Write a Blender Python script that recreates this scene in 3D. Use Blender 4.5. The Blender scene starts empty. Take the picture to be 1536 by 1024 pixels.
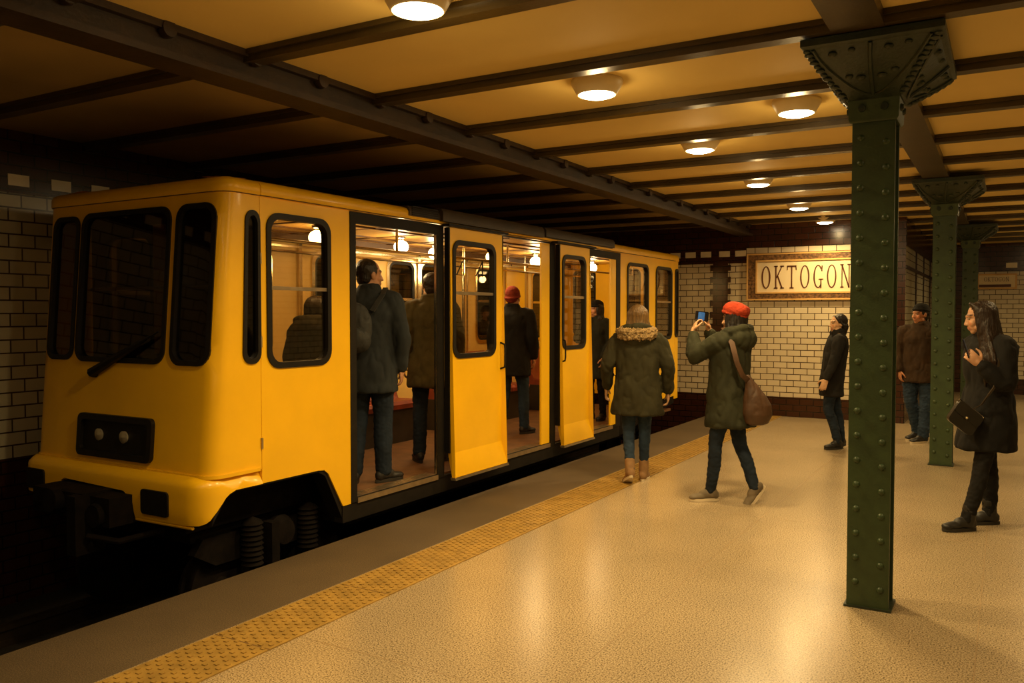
import bpy, bmesh, math, random
from mathutils import Vector, Matrix, noise
from mathutils.geometry import delaunay_2d_cdt
random.seed(7)
PI = math.pi
scene = bpy.context.scene
COL = scene.collection
V = Vector

# ------------------------------------------------------------------ materials
def nt(m):
    m.use_nodes = True
    t = m.node_tree
    return t, t.nodes, t.links

MATS = {}
def mat(name, col, rough=0.6, metal=0.0, var=0.0, vscale=6.0, bump=0.0, bscale=40.0, emit=None, estr=0.0, stretch=None, spec=0.5, coat=0.0):
    """procedural principled material with noise colour variation and noise bump in object space"""
    m = bpy.data.materials.new(name)
    t, N, L = nt(m)
    b = N['Principled BSDF']
    b.inputs['Base Color'].default_value = (*col, 1)
    b.inputs['Roughness'].default_value = rough
    b.inputs['Metallic'].default_value = metal
    b.inputs['Specular IOR Level'].default_value = spec
    if coat:
        b.inputs['Coat Weight'].default_value = coat
        b.inputs['Coat Roughness'].default_value = 0.12
    if emit:
        b.inputs['Emission Color'].default_value = (*emit, 1)
        b.inputs['Emission Strength'].default_value = estr
    if var or bump:
        tc = N.new('ShaderNodeTexCoord')
        mp = N.new('ShaderNodeMapping')
        if stretch:
            mp.inputs['Scale'].default_value = stretch
        L.new(tc.outputs['Object'], mp.inputs['Vector'])
        if var:
            nz = N.new('ShaderNodeTexNoise')
            nz.inputs['Scale'].default_value = vscale
            nz.inputs['Detail'].default_value = 5
            L.new(mp.outputs[0], nz.inputs['Vector'])
            r = N.new('ShaderNodeValToRGB')
            r.color_ramp.elements[0].position = 0.3
            r.color_ramp.elements[1].position = 0.7
            r.color_ramp.elements[0].color = (*[c * (1 - var) for c in col], 1)
            r.color_ramp.elements[1].color = (*[min(1, c * (1 + var)) for c in col], 1)
            L.new(nz.outputs['Fac'], r.inputs['Fac'])
            L.new(r.outputs[0], b.inputs['Base Color'])
        if bump:
            nb = N.new('ShaderNodeTexNoise')
            nb.inputs['Scale'].default_value = bscale
            nb.inputs['Detail'].default_value = 3
            L.new(mp.outputs[0], nb.inputs['Vector'])
            bp = N.new('ShaderNodeBump')
            bp.inputs['Strength'].default_value = bump
            bp.inputs['Distance'].default_value = 0.01
            L.new(nb.outputs['Fac'], bp.inputs['Height'])
            L.new(bp.outputs[0], b.inputs['Normal'])
    MATS[name] = m
    return m

def tile_mat(name, c1, c2, mortar, plane, bw=0.2, bh=0.0931, msize=0.006, rough=0.22, zoff=0.0, bump=0.25):
    """brick-bond tiles laid in metres on an XZ or YZ wall"""
    m = bpy.data.materials.new(name)
    t, N, L = nt(m)
    b = N['Principled BSDF']
    b.inputs['Roughness'].default_value = rough
    g = N.new('ShaderNodeNewGeometry')
    s = N.new('ShaderNodeSeparateXYZ')
    L.new(g.outputs['Position'], s.inputs[0])
    c = N.new('ShaderNodeCombineXYZ')
    L.new(s.outputs['X' if plane == 'xz' else 'Y'], c.inputs[0])
    ad = N.new('ShaderNodeMath'); ad.operation = 'ADD'; ad.inputs[1].default_value = zoff
    L.new(s.outputs['Z'], ad.inputs[0])
    L.new(ad.outputs[0], c.inputs[1])
    br = N.new('ShaderNodeTexBrick')
    br.offset = 0.5
    br.inputs['Color1'].default_value = (*c1, 1)
    br.inputs['Color2'].default_value = (*c2, 1)
    br.inputs['Mortar'].default_value = (*mortar, 1)
    br.inputs['Scale'].default_value = 1.0
    br.inputs['Mortar Size'].default_value = msize
    br.inputs['Mortar Smooth'].default_value = 0.1
    br.inputs['Bias'].default_value = 0.0
    br.inputs['Brick Width'].default_value = bw
    br.inputs['Row Height'].default_value = bh
    L.new(c.outputs[0], br.inputs['Vector'])
    nz = N.new('ShaderNodeTexNoise'); nz.inputs['Scale'].default_value = 3.0
    L.new(g.outputs['Position'], nz.inputs['Vector'])
    mx = N.new('ShaderNodeMixRGB'); mx.blend_type = 'MULTIPLY'; mx.inputs[0].default_value = 0.25
    L.new(br.outputs['Color'], mx.inputs[1]); L.new(nz.outputs['Fac'], mx.inputs[2])
    L.new(mx.outputs[0], b.inputs['Base Color'])
    iv = N.new('ShaderNodeMath'); iv.operation = 'SUBTRACT'; iv.inputs[0].default_value = 1.0
    L.new(br.outputs['Fac'], iv.inputs[1])
    bp = N.new('ShaderNodeBump'); bp.inputs['Strength'].default_value = bump; bp.inputs['Distance'].default_value = 0.004
    L.new(iv.outputs[0], bp.inputs['Height']); L.new(bp.outputs[0], b.inputs['Normal'])
    MATS[name] = m
    return m

def glass_mat(name, tint, refl=0.06, grough=0.02):
    m = bpy.data.materials.new(name)
    t, N, L = nt(m)
    N.remove(N['Principled BSDF'])
    out = N['Material Output']
    tr = N.new('ShaderNodeBsdfTransparent'); tr.inputs[0].default_value = (*tint, 1)
    gl = N.new('ShaderNodeBsdfGlossy'); gl.inputs['Roughness'].default_value = grough
    fr = N.new('ShaderNodeLayerWeight'); fr.inputs['Blend'].default_value = 0.5
    pw = N.new('ShaderNodeMath'); pw.operation = 'POWER'; pw.inputs[1].default_value = 4.0
    L.new(fr.outputs['Facing'], pw.inputs[0])
    ad = N.new('ShaderNodeMath'); ad.operation = 'MULTIPLY_ADD'; ad.inputs[1].default_value = 0.5; ad.inputs[2].default_value = refl
    L.new(pw.outputs[0], ad.inputs[0])
    mx = N.new('ShaderNodeMixShader')
    L.new(ad.outputs[0], mx.inputs[0]); L.new(tr.outputs[0], mx.inputs[1]); L.new(gl.outputs[0], mx.inputs[2])
    L.new(mx.outputs[0], out.inputs[0])
    MATS[name] = m
    return m

def speckle_mat(name, base, dark, light, rough, scale=160.0, bump=0.08, wear=0.25, var_scale=0.8):
    m = bpy.data.materials.new(name)
    t, N, L = nt(m)
    b = N['Principled BSDF']
    g = N.new('ShaderNodeNewGeometry')
    n1 = N.new('ShaderNodeTexNoise'); n1.inputs['Scale'].default_value = scale; n1.inputs['Detail'].default_value = 2
    L.new(g.outputs['Position'], n1.inputs['Vector'])
    r = N.new('ShaderNodeValToRGB')
    e = r.color_ramp.elements
    e[0].position = 0.34; e[0].color = (*dark, 1)
    e[1].position = 0.68; e[1].color = (*light, 1)
    k = e.new(0.47); k.color = (*base, 1)
    L.new(n1.outputs['Fac'], r.inputs['Fac'])
    n2 = N.new('ShaderNodeTexNoise'); n2.inputs['Scale'].default_value = var_scale; n2.inputs['Detail'].default_value = 4
    L.new(g.outputs['Position'], n2.inputs['Vector'])
    r2 = N.new('ShaderNodeValToRGB')
    r2.color_ramp.elements[0].position = 0.35; r2.color_ramp.elements[0].color = (1 - wear, 1 - wear, 1 - wear, 1)
    r2.color_ramp.elements[1].position = 0.65; r2.color_ramp.elements[1].color = (1, 1, 1, 1)
    L.new(n2.outputs['Fac'], r2.inputs['Fac'])
    mx = N.new('ShaderNodeMixRGB'); mx.blend_type = 'MULTIPLY'; mx.inputs[0].default_value = 1
    L.new(r.outputs[0], mx.inputs[1]); L.new(r2.outputs[0], mx.inputs[2])
    L.new(mx.outputs[0], b.inputs['Base Color'])
    b.inputs['Roughness'].default_value = rough
    bp = N.new('ShaderNodeBump'); bp.inputs['Strength'].default_value = bump; bp.inputs['Distance'].default_value = 0.002
    L.new(n1.outputs['Fac'], bp.inputs['Height']); L.new(bp.outputs[0], b.inputs['Normal'])
    MATS[name] = m
    return m

def emit_mat(name, col, strength):
    m = bpy.data.materials.new(name)
    t, N, L = nt(m)
    b = N['Principled BSDF']
    b.inputs['Base Color'].default_value = (0.9, 0.85, 0.7, 1)
    b.inputs['Emission Color'].default_value = (*col, 1)
    b.inputs['Emission Strength'].default_value = strength
    MATS[name] = m
    return m

YEL = mat('train_yellow', (0.95, 0.54, 0.006), 0.38, var=0.05, vscale=2.5, bump=0.02, bscale=3, coat=0.25)
YELIN = mat('interior_cream', (0.82, 0.56, 0.17), 0.45, var=0.08, vscale=3)
CEILIN = mat('interior_ceiling', (0.62, 0.36, 0.10), 0.35, var=0.18, vscale=2, stretch=(14, 0.6, 14))
BLK = mat('black_frame', (0.010, 0.008, 0.006), 0.55, var=0.3, vscale=10, spec=0.25)
RUB = mat('black_rubber', (0.009, 0.0075, 0.006), 0.45, var=0.2, vscale=20, bump=0.05, bscale=60, spec=0.3)
UNDER = mat('underframe', (0.006, 0.004, 0.003), 0.85, var=0.5, vscale=12, bump=0.2, bscale=25, spec=0.15)
STEEL = mat('steel', (0.55, 0.45, 0.30), 0.3, metal=0.9, var=0.2, vscale=10)
CHROME = mat('chrome_trim', (0.75, 0.66, 0.48), 0.18, metal=1.0, var=0.05, vscale=5)
FLOORIN = mat('train_floor', (0.16, 0.075, 0.028), 0.6, var=0.25, vscale=7)
LEATHER = mat('red_leather', (0.26, 0.045, 0.018), 0.45, var=0.25, vscale=9, bump=0.1, bscale=30)
DARKIN = mat('dark_interior', (0.025, 0.016, 0.008), 0.6, var=0.3, vscale=6)
BROWNIN = mat('brown_partition', (0.10, 0.042, 0.010), 0.5, var=0.3, vscale=4)
GLASS = glass_mat('window_glass', (0.80, 0.74, 0.60), 0.06)
GLASSD = glass_mat('windscreen_glass', (0.50, 0.44, 0.33), 0.07, 0.03)
GLOBE = emit_mat('lamp_globe', (1.0, 0.78, 0.42), 22.0)
LENS = mat('headlight_lens', (0.55, 0.50, 0.38), 0.12, metal=0.6, var=0.1, vscale=30)
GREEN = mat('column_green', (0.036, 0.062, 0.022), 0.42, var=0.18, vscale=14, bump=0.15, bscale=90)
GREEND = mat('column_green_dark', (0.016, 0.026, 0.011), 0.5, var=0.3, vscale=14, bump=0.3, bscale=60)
RIBM = mat('rib_bronze', (0.050, 0.032, 0.009), 0.36, var=0.25, vscale=5, bump=0.1, bscale=50)
GIRD = mat('girder_brown', (0.032, 0.017, 0.008), 0.5, var=0.3, vscale=8, bump=0.15, bscale=50)
CEIL = mat('ceiling_cream', (0.74, 0.53, 0.165), 0.75, var=0.06, vscale=1.2, bump=0.06, bscale=60)
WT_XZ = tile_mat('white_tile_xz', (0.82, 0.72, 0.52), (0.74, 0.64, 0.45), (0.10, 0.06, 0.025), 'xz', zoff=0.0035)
WT_YZ = tile_mat('white_tile_yz_shaded', (0.56, 0.52, 0.37), (0.47, 0.44, 0.32), (0.05, 0.035, 0.02), 'yz', bh=0.1, zoff=0.02)  # white side-wall tile, its unlit look darkened into the colour
BR_XZ = tile_mat('brown_tile_xz', (0.060, 0.020, 0.009), (0.045, 0.014, 0.007), (0.012, 0.006, 0.003), 'xz', zoff=0.0035)
BR_YZ = tile_mat('brown_tile_yz', (0.050, 0.018, 0.008), (0.040, 0.013, 0.006), (0.010, 0.005, 0.003), 'yz')
STUB = mat('white_stub_tile', (0.78, 0.68, 0.48), 0.25, var=0.08, vscale=8)
TERRAZZO = speckle_mat('terrazzo', (0.355, 0.272, 0.162), (0.095, 0.065, 0.031), (0.56, 0.45, 0.29), 0.24, 130.0, 0.06, 0.16, 0.9)
EDGE = speckle_mat('platform_edge_asphalt', (0.095, 0.064, 0.032), (0.052, 0.035, 0.017), (0.16, 0.112, 0.058), 0.72, 170.0, 0.2, 0.3, 1.3)
BALLAST = speckle_mat('trackbed_dark', (0.010, 0.007, 0.004), (0.004, 0.003, 0.002), (0.022, 0.016, 0.009), 0.85, 60.0, 0.5, 0.3, 1.0)
TACT = mat('tactile_yellow', (0.33, 0.20, 0.042), 0.55, var=0.22, vscale=9, bump=0.15, bscale=60)
LAMPBODY = mat('lamp_cream', (0.75, 0.62, 0.38), 0.4, var=0.05, vscale=5)
LAMPON = emit_mat('lamp_diffuser', (1.0, 0.86, 0.60), 22.0)
SIGNBG = mat('sign_cream', (0.86, 0.72, 0.47), 0.45, var=0.05, vscale=3)
SIGNTX = mat('sign_brown', (0.10, 0.028, 0.008), 0.5, var=0.15, vscale=8)
SIGNFR = mat('sign_frame', (0.17, 0.085, 0.030), 0.45, var=0.75, vscale=26, bump=0.9, bscale=34)
SIGNGD = mat('sign_gold', (0.70, 0.42, 0.14), 0.4, var=0.1, vscale=6)

# ------------------------------------------------------------------ mesh builder
def rootloc(o):
    p = V((0, 0, 0))
    while o is not None:
        p += o.location; o = o.parent
    return p

def tag(o, label=None, cat=None, group=None, kind=None):
    if label: o['label'] = label
    if cat: o['category'] = cat
    if group: o['group'] = group
    if kind: o['kind'] = kind
    return o

def empty(name, loc, label=None, cat=None, group=None, kind=None):
    o = bpy.data.objects.new(name, None)
    o.empty_display_size = 0.2
    COL.objects.link(o); o.location = loc
    return tag(o, label, cat, group, kind)

class MB:
    def __init__(s): s.v = []; s.f = []
    def add(s, vs, fs):
        b = len(s.v); s.v += [V(p) for p in vs]; s.f += [tuple(b + i for i in q) for q in fs]; return s
    def box(s, lo, hi):
        x0, y0, z0 = lo; x1, y1, z1 = hi
        return s.add([(x0,y0,z0),(x1,y0,z0),(x1,y1,z0),(x0,y1,z0),(x0,y0,z1),(x1,y0,z1),(x1,y1,z1),(x0,y1,z1)],
                     [(0,3,2,1),(4,5,6,7),(0,1,5,4),(1,2,6,5),(2,3,7,6),(3,0,4,7)])
    def prism(s, pts, ext):
        """closed polygon (list of 3D points) extruded by a vector"""
        n = len(pts); e = V(ext)
        vs = [V(p) for p in pts] + [V(p) + e for p in pts]
        fs = [tuple(range(n))[::-1], tuple(range(n, 2 * n))] + [(i, (i + 1) % n, n + (i + 1) % n, n + i) for i in range(n)]
        return s.add(vs, fs)
    def tube(s, pts, r, n=10, r2=None, closed=False):
        pts = [V(p) for p in pts]; m = len(pts)
        rr = r if isinstance(r, (list, tuple)) else [r] * m
        vs = []; fs = []
        up = V((0, 0, 1))
        prev = None
        for i, p in enumerate(pts):
            if closed: d = (pts[(i + 1) % m] - pts[i - 1])
            else: d = (pts[min(i + 1, m - 1)] - pts[max(i - 1, 0)])
            d.normalize()
            if prev is None:
                a = d.cross(up)
                if a.length < 1e-3: a = d.cross(V((1, 0, 0)))
            else:
                a = prev - d * prev.dot(d)
            a.normalize(); prev = a.copy(); b = d.cross(a)
            for k in range(n):
                t = 2 * PI * k / n
                vs.append(p + (a * math.cos(t) + b * math.sin(t)) * rr[i])
        for i in range(m if closed else m - 1):
            j = (i + 1) % m
            for k in range(n):
                k2 = (k + 1) % n
                fs.append((i * n + k, i * n + k2, j * n + k2, j * n + k))
        if not closed:
            fs.append(tuple(range(n))[::-1]); fs.append(tuple(range((m - 1) * n, m * n)))
        return s.add(vs, fs)
    def lathe(s, prof, c, axis='z', n=24):
        """prof: list of (r, h); revolved about an axis through c"""
        vs = []; fs = []; c = V(c)
        def P(r, h, t):
            a, b = r * math.cos(t), r * math.sin(t)
            return c + (V((a, b, h)) if axis == 'z' else V((h, a, b)) if axis == 'x' else V((a, h, b)))
        for (r, h) in prof:
            for k in range(n): vs.append(P(r, h, 2 * PI * k / n))
        m = len(prof)
        for i in range(m - 1):
            for k in range(n):
                k2 = (k + 1) % n
                fs.append((i * n + k, i * n + k2, (i + 1) * n + k2, (i + 1) * n + k))
        fs.append(tuple(range(n))[::-1]); fs.append(tuple(range((m - 1) * n, m * n)))
        return s.add(vs, fs)
    def dome(s, c, r, h, nrm, n=10, m=4):
        c = V(c); d = V(nrm).normalized()
        a = d.cross(V((0, 0, 1)))
        if a.length < 1e-3: a = V((1, 0, 0))
        a.normalize(); b = d.cross(a)
        vs = []; fs = []
        for i in range(m):
            t = PI / 2 * i / m
            for k in range(n):
                u = 2 * PI * k / n
                vs.append(c + (a * math.cos(u) + b * math.sin(u)) * r * math.cos(t) + d * h * math.sin(t))
        vs.append(c + d * h)
        for i in range(m - 1):
            for k in range(n):
                k2 = (k + 1) % n
                fs.append((i * n + k, i * n + k2, (i + 1) * n + k2, (i + 1) * n + k))
        for k in range(n): fs.append(((m - 1) * n + k, (m - 1) * n + (k + 1) % n, m * n))
        fs.append(tuple(range(n))[::-1])
        return s.add(vs, fs)
    def ball(s, c, rad, n=14, m=9):
        c = V(c); rx, ry, rz = rad if isinstance(rad, (tuple, list)) else (rad,) * 3
        vs = [c + V((0, 0, -rz))]; fs = []
        for i in range(1, m):
            t = -PI / 2 + PI * i / m
            for k in range(n):
                u = 2 * PI * k / n
                vs.append(c + V((rx * math.cos(t) * math.cos(u), ry * math.cos(t) * math.sin(u), rz * math.sin(t))))
        vs.append(c + V((0, 0, rz)))
        for k in range(n): fs.append((0, 1 + (k + 1) % n, 1 + k))
        for i in range(m - 2):
            for k in range(n):
                k2 = (k + 1) % n
                fs.append((1 + i * n + k, 1 + i * n + k2, 1 + (i + 1) * n + k2, 1 + (i + 1) * n + k))
        e = len(vs) - 1; q = 1 + (m - 2) * n
        for k in range(n): fs.append((e, q + k, q + (k + 1) % n))
        return s.add(vs, fs)
    def loftz(s, rings):
        """rings: list of equal-length point lists, capped at both ends"""
        n = len(rings[0]); vs = [p for r in rings for p in r]; fs = []
        for i in range(len(rings) - 1):
            for k in range(n):
                k2 = (k + 1) % n
                fs.append((i * n + k, i * n + k2, (i + 1) * n + k2, (i + 1) * n + k))
        fs.append(tuple(range(n))[::-1]); fs.append(tuple(range((len(rings) - 1) * n, len(rings) * n)))
        return s.add(vs, fs)
    def panel(s, outer, holes, mapf, thick, off=0.0, grid_s=None, grid_t=None):
        """sheet with holes drawn in (s,t), given thickness and mapped to 3D by mapf(s,t,n)"""
        if grid_s:
            o2 = []
            for i, a in enumerate(outer):
                c = outer[(i + 1) % len(outer)]; o2.append(a)
                if abs(c[0] - a[0]) > 1e-6:
                    fr = sorted(q for q in ((g - a[0]) / (c[0] - a[0]) for g in grid_s) if 0.004 < q < 0.996)
                    o2 += [(a[0] + (c[0] - a[0]) * q, a[1] + (c[1] - a[1]) * q) for q in fr]
            outer = o2
        loops = [outer] + list(holes)
        pts = []; edges = []
        for lp in loops:
            b = len(pts); n = len(lp)
            pts += [V((p[0], p[1])) for p in lp]
            edges += [(b + i, b + (i + 1) % n) for i in range(n)]
        def inside(p, lp):
            c = False; n = len(lp); j = n - 1
            for i in range(n):
                xi, yi = lp[i][0], lp[i][1]; xj, yj = lp[j][0], lp[j][1]
                if (yi > p[1]) != (yj > p[1]) and p[0] < (xj - xi) * (p[1] - yi) / (yj - yi) + xi: c = not c
                j = i
            return c
        def ok(p): return inside(p, outer) and not any(inside(p, h) for h in holes)
        if grid_s:
            for a in grid_s:
                for b in grid_t:
                    if ok((a, b)): pts.append(V((a, b)))
        r = delaunay_2d_cdt(pts, edges, [], 0, 1e-5)
        P2, F2 = r[0], r[2]
        tris = []
        for f in F2:
            c = sum((P2[i] for i in f), V((0, 0))) / len(f)
            if ok(c): tris.append(tuple(f))
        n = len(P2)
        vs = [mapf(p.x, p.y, off) for p in P2] + [mapf(p.x, p.y, off - thick) for p in P2]
        cnt = {}
        for f in tris:
            for i in range(len(f)):
                e = (f[i], f[(i + 1) % len(f)])
                k = (min(e), max(e)); cnt.setdefault(k, []).append(e)
        fs = list(tris) + [tuple(n + i for i in f[::-1]) for f in tris]
        for k, l in cnt.items():
            if len(l) == 1:
                a, b = l[0]; fs.append((b, a, n + a, n + b))
        return s.add(vs, fs)
    def build(s, name, m, parent=None, angle=35, local=False, flat=False):
        me = bpy.data.meshes.new(name)
        base = V((0, 0, 0)) if (parent is None or local) else rootloc(parent)
        me.from_pydata([p - base for p in s.v], [], s.f)
        bm = bmesh.new(); bm.from_mesh(me)
        loose = [v for v in bm.verts if not v.link_faces]
        if loose: bmesh.ops.delete(bm, geom=loose, context='VERTS')
        bmesh.ops.recalc_face_normals(bm, faces=bm.faces)
        bm.to_mesh(me); bm.free()
        if not flat:
            me.polygons.foreach_set('use_smooth', [True] * len(me.polygons))
            me.set_sharp_from_angle(angle=math.radians(angle))
        me.materials.append(m)
        o = bpy.data.objects.new(name, me); COL.objects.link(o)
        if parent is not None: o.parent = parent
        return o

def rr(s0, s1, t0, t1, r, n=6):
    """rounded rectangle loop"""
    out = []
    for (cx, cy, a0) in ((s1 - r, t1 - r, 0), (s0 + r, t1 - r, 90), (s0 + r, t0 + r, 180), (s1 - r, t0 + r, 270)):
        for k in range(n + 1):
            a = math.radians(a0 + 90 * k / n)
            out.append((cx + r * math.cos(a), cy + r * math.sin(a)))
    return out

def rect(s0, s1, t0, t1): return [(s0, t0), (s1, t0), (s1, t1), (s0, t1)]

def struct(o): o['kind'] = 'structure'; return o

def recenter(o):
    """put a top-level mesh's origin at the middle of its base"""
    xs = [v.co for v in o.data.vertices]
    c = V(((min(p.x for p in xs) + max(p.x for p in xs)) / 2, (min(p.y for p in xs) + max(p.y for p in xs)) / 2, min(p.z for p in xs)))
    o.data.transform(Matrix.Translation(-c))
    o.location = o.matrix_basis @ c
    return o

# ------------------------------------------------------------------ room shell
CZ = 2.96           # ceiling height
WX0, WX1 = -6.5, 2.6
Y0, Y1, Y2 = -3.6, 13.3, 19.2
struct(MB().box((-3.35, Y0, -0.3), (WX1, Y2, 0.0)).build('floor', TERRAZZO))
struct(MB().box((-3.99, Y0, -0.3), (-3.35, Y1, 0.0)).build('trim_1', EDGE))
struct(MB().box((-4.0, Y0, -0.62), (-3.92, Y1, -0.012)).build('trim_2', UNDER))
struct(MB().box((WX0, Y0, -0.9), (-3.92, Y1, -0.62)).build('track_bed', BALLAST))
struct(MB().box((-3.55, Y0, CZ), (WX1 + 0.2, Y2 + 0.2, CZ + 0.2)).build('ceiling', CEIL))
struct(MB().box((WX0 - 0.2, Y0, CZ), (-3.55, Y1 + 0.2, CZ + 0.2)).build('ceiling', mat('shaded_ceiling', (0.30, 0.20, 0.065), 0.8, var=0.2, vscale=1.2)))  # dimness above the track is put into this darker ceiling colour
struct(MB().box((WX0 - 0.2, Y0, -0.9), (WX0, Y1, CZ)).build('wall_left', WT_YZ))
struct(MB().box((WX0, Y1, -0.9), (-1.27, Y1 + 0.15, CZ)).build('wall_end', WT_XZ))
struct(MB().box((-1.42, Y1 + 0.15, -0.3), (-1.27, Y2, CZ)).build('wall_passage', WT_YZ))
struct(MB().box((-1.42, Y2, -0.3), (WX1, Y2 + 0.15, CZ)).build('wall_far', WT_XZ))
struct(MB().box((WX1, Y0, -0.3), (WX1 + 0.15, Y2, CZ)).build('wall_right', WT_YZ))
struct(MB().box((WX0, Y0 - 0.15, -0.9), (WX1, Y0, CZ)).build('wall_back', WT_XZ))

# tactile paving: slab segments with raised studs and bars
mb = MB(); sy = Y0
mb.box((-3.33, Y0, 0.0), (-2.96, Y1 - 0.05, 0.006))
y = 1.0
while y < 13.2:
    row = 0
    for k in range(8):
        x = -3.298 + 0.044 * k
        yy = y + (0.024 if k % 2 else 0.0)
        mb.box((x - 0.011, yy - 0.008, 0.006), (x + 0.011, yy + 0.008, 0.0100))
    y += 0.052
struct(mb.build('trim_3', TACT, flat=True))
mb = MB()
for yb in [1.9 + 0.9 * k for k in range(13)]:
    mb.box((-3.33, yb, 0.0058), (-2.96, yb + 0.008, 0.0066))
struct(mb.build('trim_4', mat('tactile_joint', (0.16, 0.085, 0.02), 0.8, var=0.2)))
# fine terrazzo joint lines
JOINT = mat('terrazzo_joint', (0.28, 0.19, 0.09), 0.5, var=0.2)
mb = MB()
mb.box((-1.62, Y0, 0.0), (-1.616, Y1, 0.0006)); mb.box((-0.1, Y0, 0.0), (-0.096, Y1, 0.0006))
for yb in (3.0, 6.6, 10.2): mb.box((-2.96, yb, 0.0), (WX1, yb + 0.004, 0.0005))
struct(mb.build('trim_5', JOINT))

# brown tile bases, friezes, quoins
struct(MB().box((WX0 + 0.02, Y1 - 0.02, -0.62), (-1.26, Y1, 0.30)).build('baseboard_end', BR_XZ))
struct(MB().box((-1.27, Y1 - 0.0, 0.0), (-1.25, Y2, 0.30)).build('baseboard_passage', BR_YZ))
struct(MB().box((-1.25, Y2 - 0.02, 0.0), (WX1, Y2, 0.30)).build('baseboard_far', BR_XZ))
struct(MB().box((WX0, Y0, -0.62), (WX0 + 0.02, Y1, 0.48)).build('baseboard_left', BR_YZ))
struct(MB().box((-3.53, Y1 - 0.015, 2.60), (-1.26, Y1, CZ)).build('trim_6', BR_XZ))
struct(MB().box((WX0, Y1 - 0.012, 2.37), (-3.53, Y1, CZ)).build('trim_7', BR_XZ))
struct(MB().box((WX0, Y0, 2.49), (WX0 + 0.012, Y1, CZ)).build('trim_8', BR_YZ))
# toothed quoin strip beside the sign, from the base up
mb = MB(); h = 0.0931; z = 0.30; k = 0
while z < 2.37:
    z2 = min(z + h, 2.37)
    w = 0.12 if k % 2 == 0 else 0.165
    mb.box((-3.94 - w, Y1 - 0.012, z), (-3.94 + w, Y1, z2)); z = z2; k += 1
struct(mb.build('trim_9', BR_XZ))
# corner quoins with white teeth at the pier's right edge
mb = MB(); mb.box((-1.56, Y1 - 0.012, 0.30), (-1.26, Y1, 2.6)); struct(mb.build('trim_10', BR_XZ))
mb = MB(); k = 0; z = 0.44
while z < 2.5:
    mb.box((-1.47, Y1 - 0.017, z), (-1.385, Y1 - 0.012, z + 0.125)); z += 0.205
struct(mb.build('trim_11', STUB))
# white stub tiles in the dark friezes
mb = MB(); x = -6.3
while x < -3.6:
    mb.box((x, Y1 - 0.018, 2.475), (x + 0.17, Y1 - 0.012, 2.565)); x += 0.255 if not (-4.15 < x + 0.25 < -3.95) else 0.30
struct(mb.build('trim_12', STUB))
mb = MB(); y = Y0 + 0.1
while y < 13:
    mb.box((WX0 + 0.012, y + 0.06, 2.545), (WX0 + 0.018, y + 0.22, 2.63)); y += 0.335
struct(mb.build('trim_13', STUB))
mb = MB()
mb.box((-1.27, Y1, 2.55), (-1.255, Y2, CZ))
for yq in (14.9, 16.3, 17.7): mb.box((-1.27, yq, 0.3), (-1.257, yq + 0.14, 2.55))
mb.box((-1.27, Y1, 2.22), (-1.252, Y2, 2.27))
struct(mb.build('trim_14', BR_YZ))
mb = MB(); mb.box((-1.25, Y2 - 0.015, 2.40), (WX1, Y2, CZ)); mb.box((-1.25, Y2 - 0.015, 0.3), (-0.50, Y2, 2.4))
struct(mb.build('trim_15', BR_XZ))
mb = MB()
for x in (0.0, 0.35, 0.7): mb.box((x - 0.03, Y2 - 0.02, 2.47), (x + 0.16, Y2 - 0.015, 2.57))
struct(mb.build('trim_16', STUB))

# ceiling girder (I-section with brackets), column beam, ribs
RY = [0.01 + 1.045 * k for k in range(-2, 18)]
mb = MB()
gx = -3.52
mb.box((gx - 0.10, Y0, 2.925), (gx + 0.07, Y1, CZ))
mb.box((gx - 0.02, Y0, 2.82), (gx + 0.03, Y1, 2.93))
mb.box((gx - 0.12, Y0, 2.785), (gx + 0.09, Y1, 2.82))
for yr in RY:
    if Y0 < yr < Y1 - 0.2:
        for q in (0.03, 0.53):
            mb.lathe([(0.0, -0.02), (0.04, -0.02), (0.045, 0.0), (0.04, 0.028), (0.0, 0.03)], (gx + 0.05, yr + q + 0.05, 2.93), 'x', 12)
struct(mb.build('trim_17', GIRD))
struct(MB().box((-0.735, Y0, 2.898), (-0.505, Y2, CZ)).build('trim_18', RIBM))
n = 19
for yr in RY:
    if yr > Y2 - 0.3: break
    mb = MB(); x0 = WX0 + 0.02 if yr < Y1 - 0.2 else -1.25
    mb.box((x0, yr + 0.02, 2.90), (WX1, yr + 0.11, CZ)); mb.box((x0, yr, 2.935), (WX1, yr + 0.13, CZ))
    struct(mb.build('trim_%d' % n, RIBM)); n += 1

# rails
for k, (x, lb) in enumerate(((-4.38, 'dark steel running rail nearest the platform edge'), (-5.72, 'dark steel running rail nearest the tiled wall'))):
    mb = MB()
    prof = [(-0.06, -0.62), (0.06, -0.62), (0.06, -0.605), (0.012, -0.59), (0.012, -0.53), (0.033, -0.52), (0.033, -0.49), (-0.033, -0.49), (-0.033, -0.52), (-0.012, -0.53), (-0.012, -0.59), (-0.06, -0.605)]
    mb.prism([(x + a, Y0, b) for a, b in prof], (0, Y1 - Y0 - 0.02, 0))
    o = mb.build('running_rail', mat('rail_steel', (0.06, 0.045, 0.03), 0.4, metal=0.7, var=0.3))
    tag(o, lb, 'rail', None, 'thing')

# ------------------------------------------------------------------ ceiling lamps
def lamp_light(name, loc, power, size, color, parent=None, spread=None, typ='AREA'):
    ld = bpy.data.lights.new(name, typ)
    ld.energy = power; ld.color = color
    if typ == 'AREA':
        ld.shape = 'DISK'; ld.size = size
        if spread: ld.spread = math.radians(spread)
    else:
        ld.shadow_soft_size = size
    o = bpy.data.objects.new(name, ld); COL.objects.link(o)
    if parent is not None:
        o.parent = parent; o.location = V(loc) - rootloc(parent)
    else: o.location = loc
    return o

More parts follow.
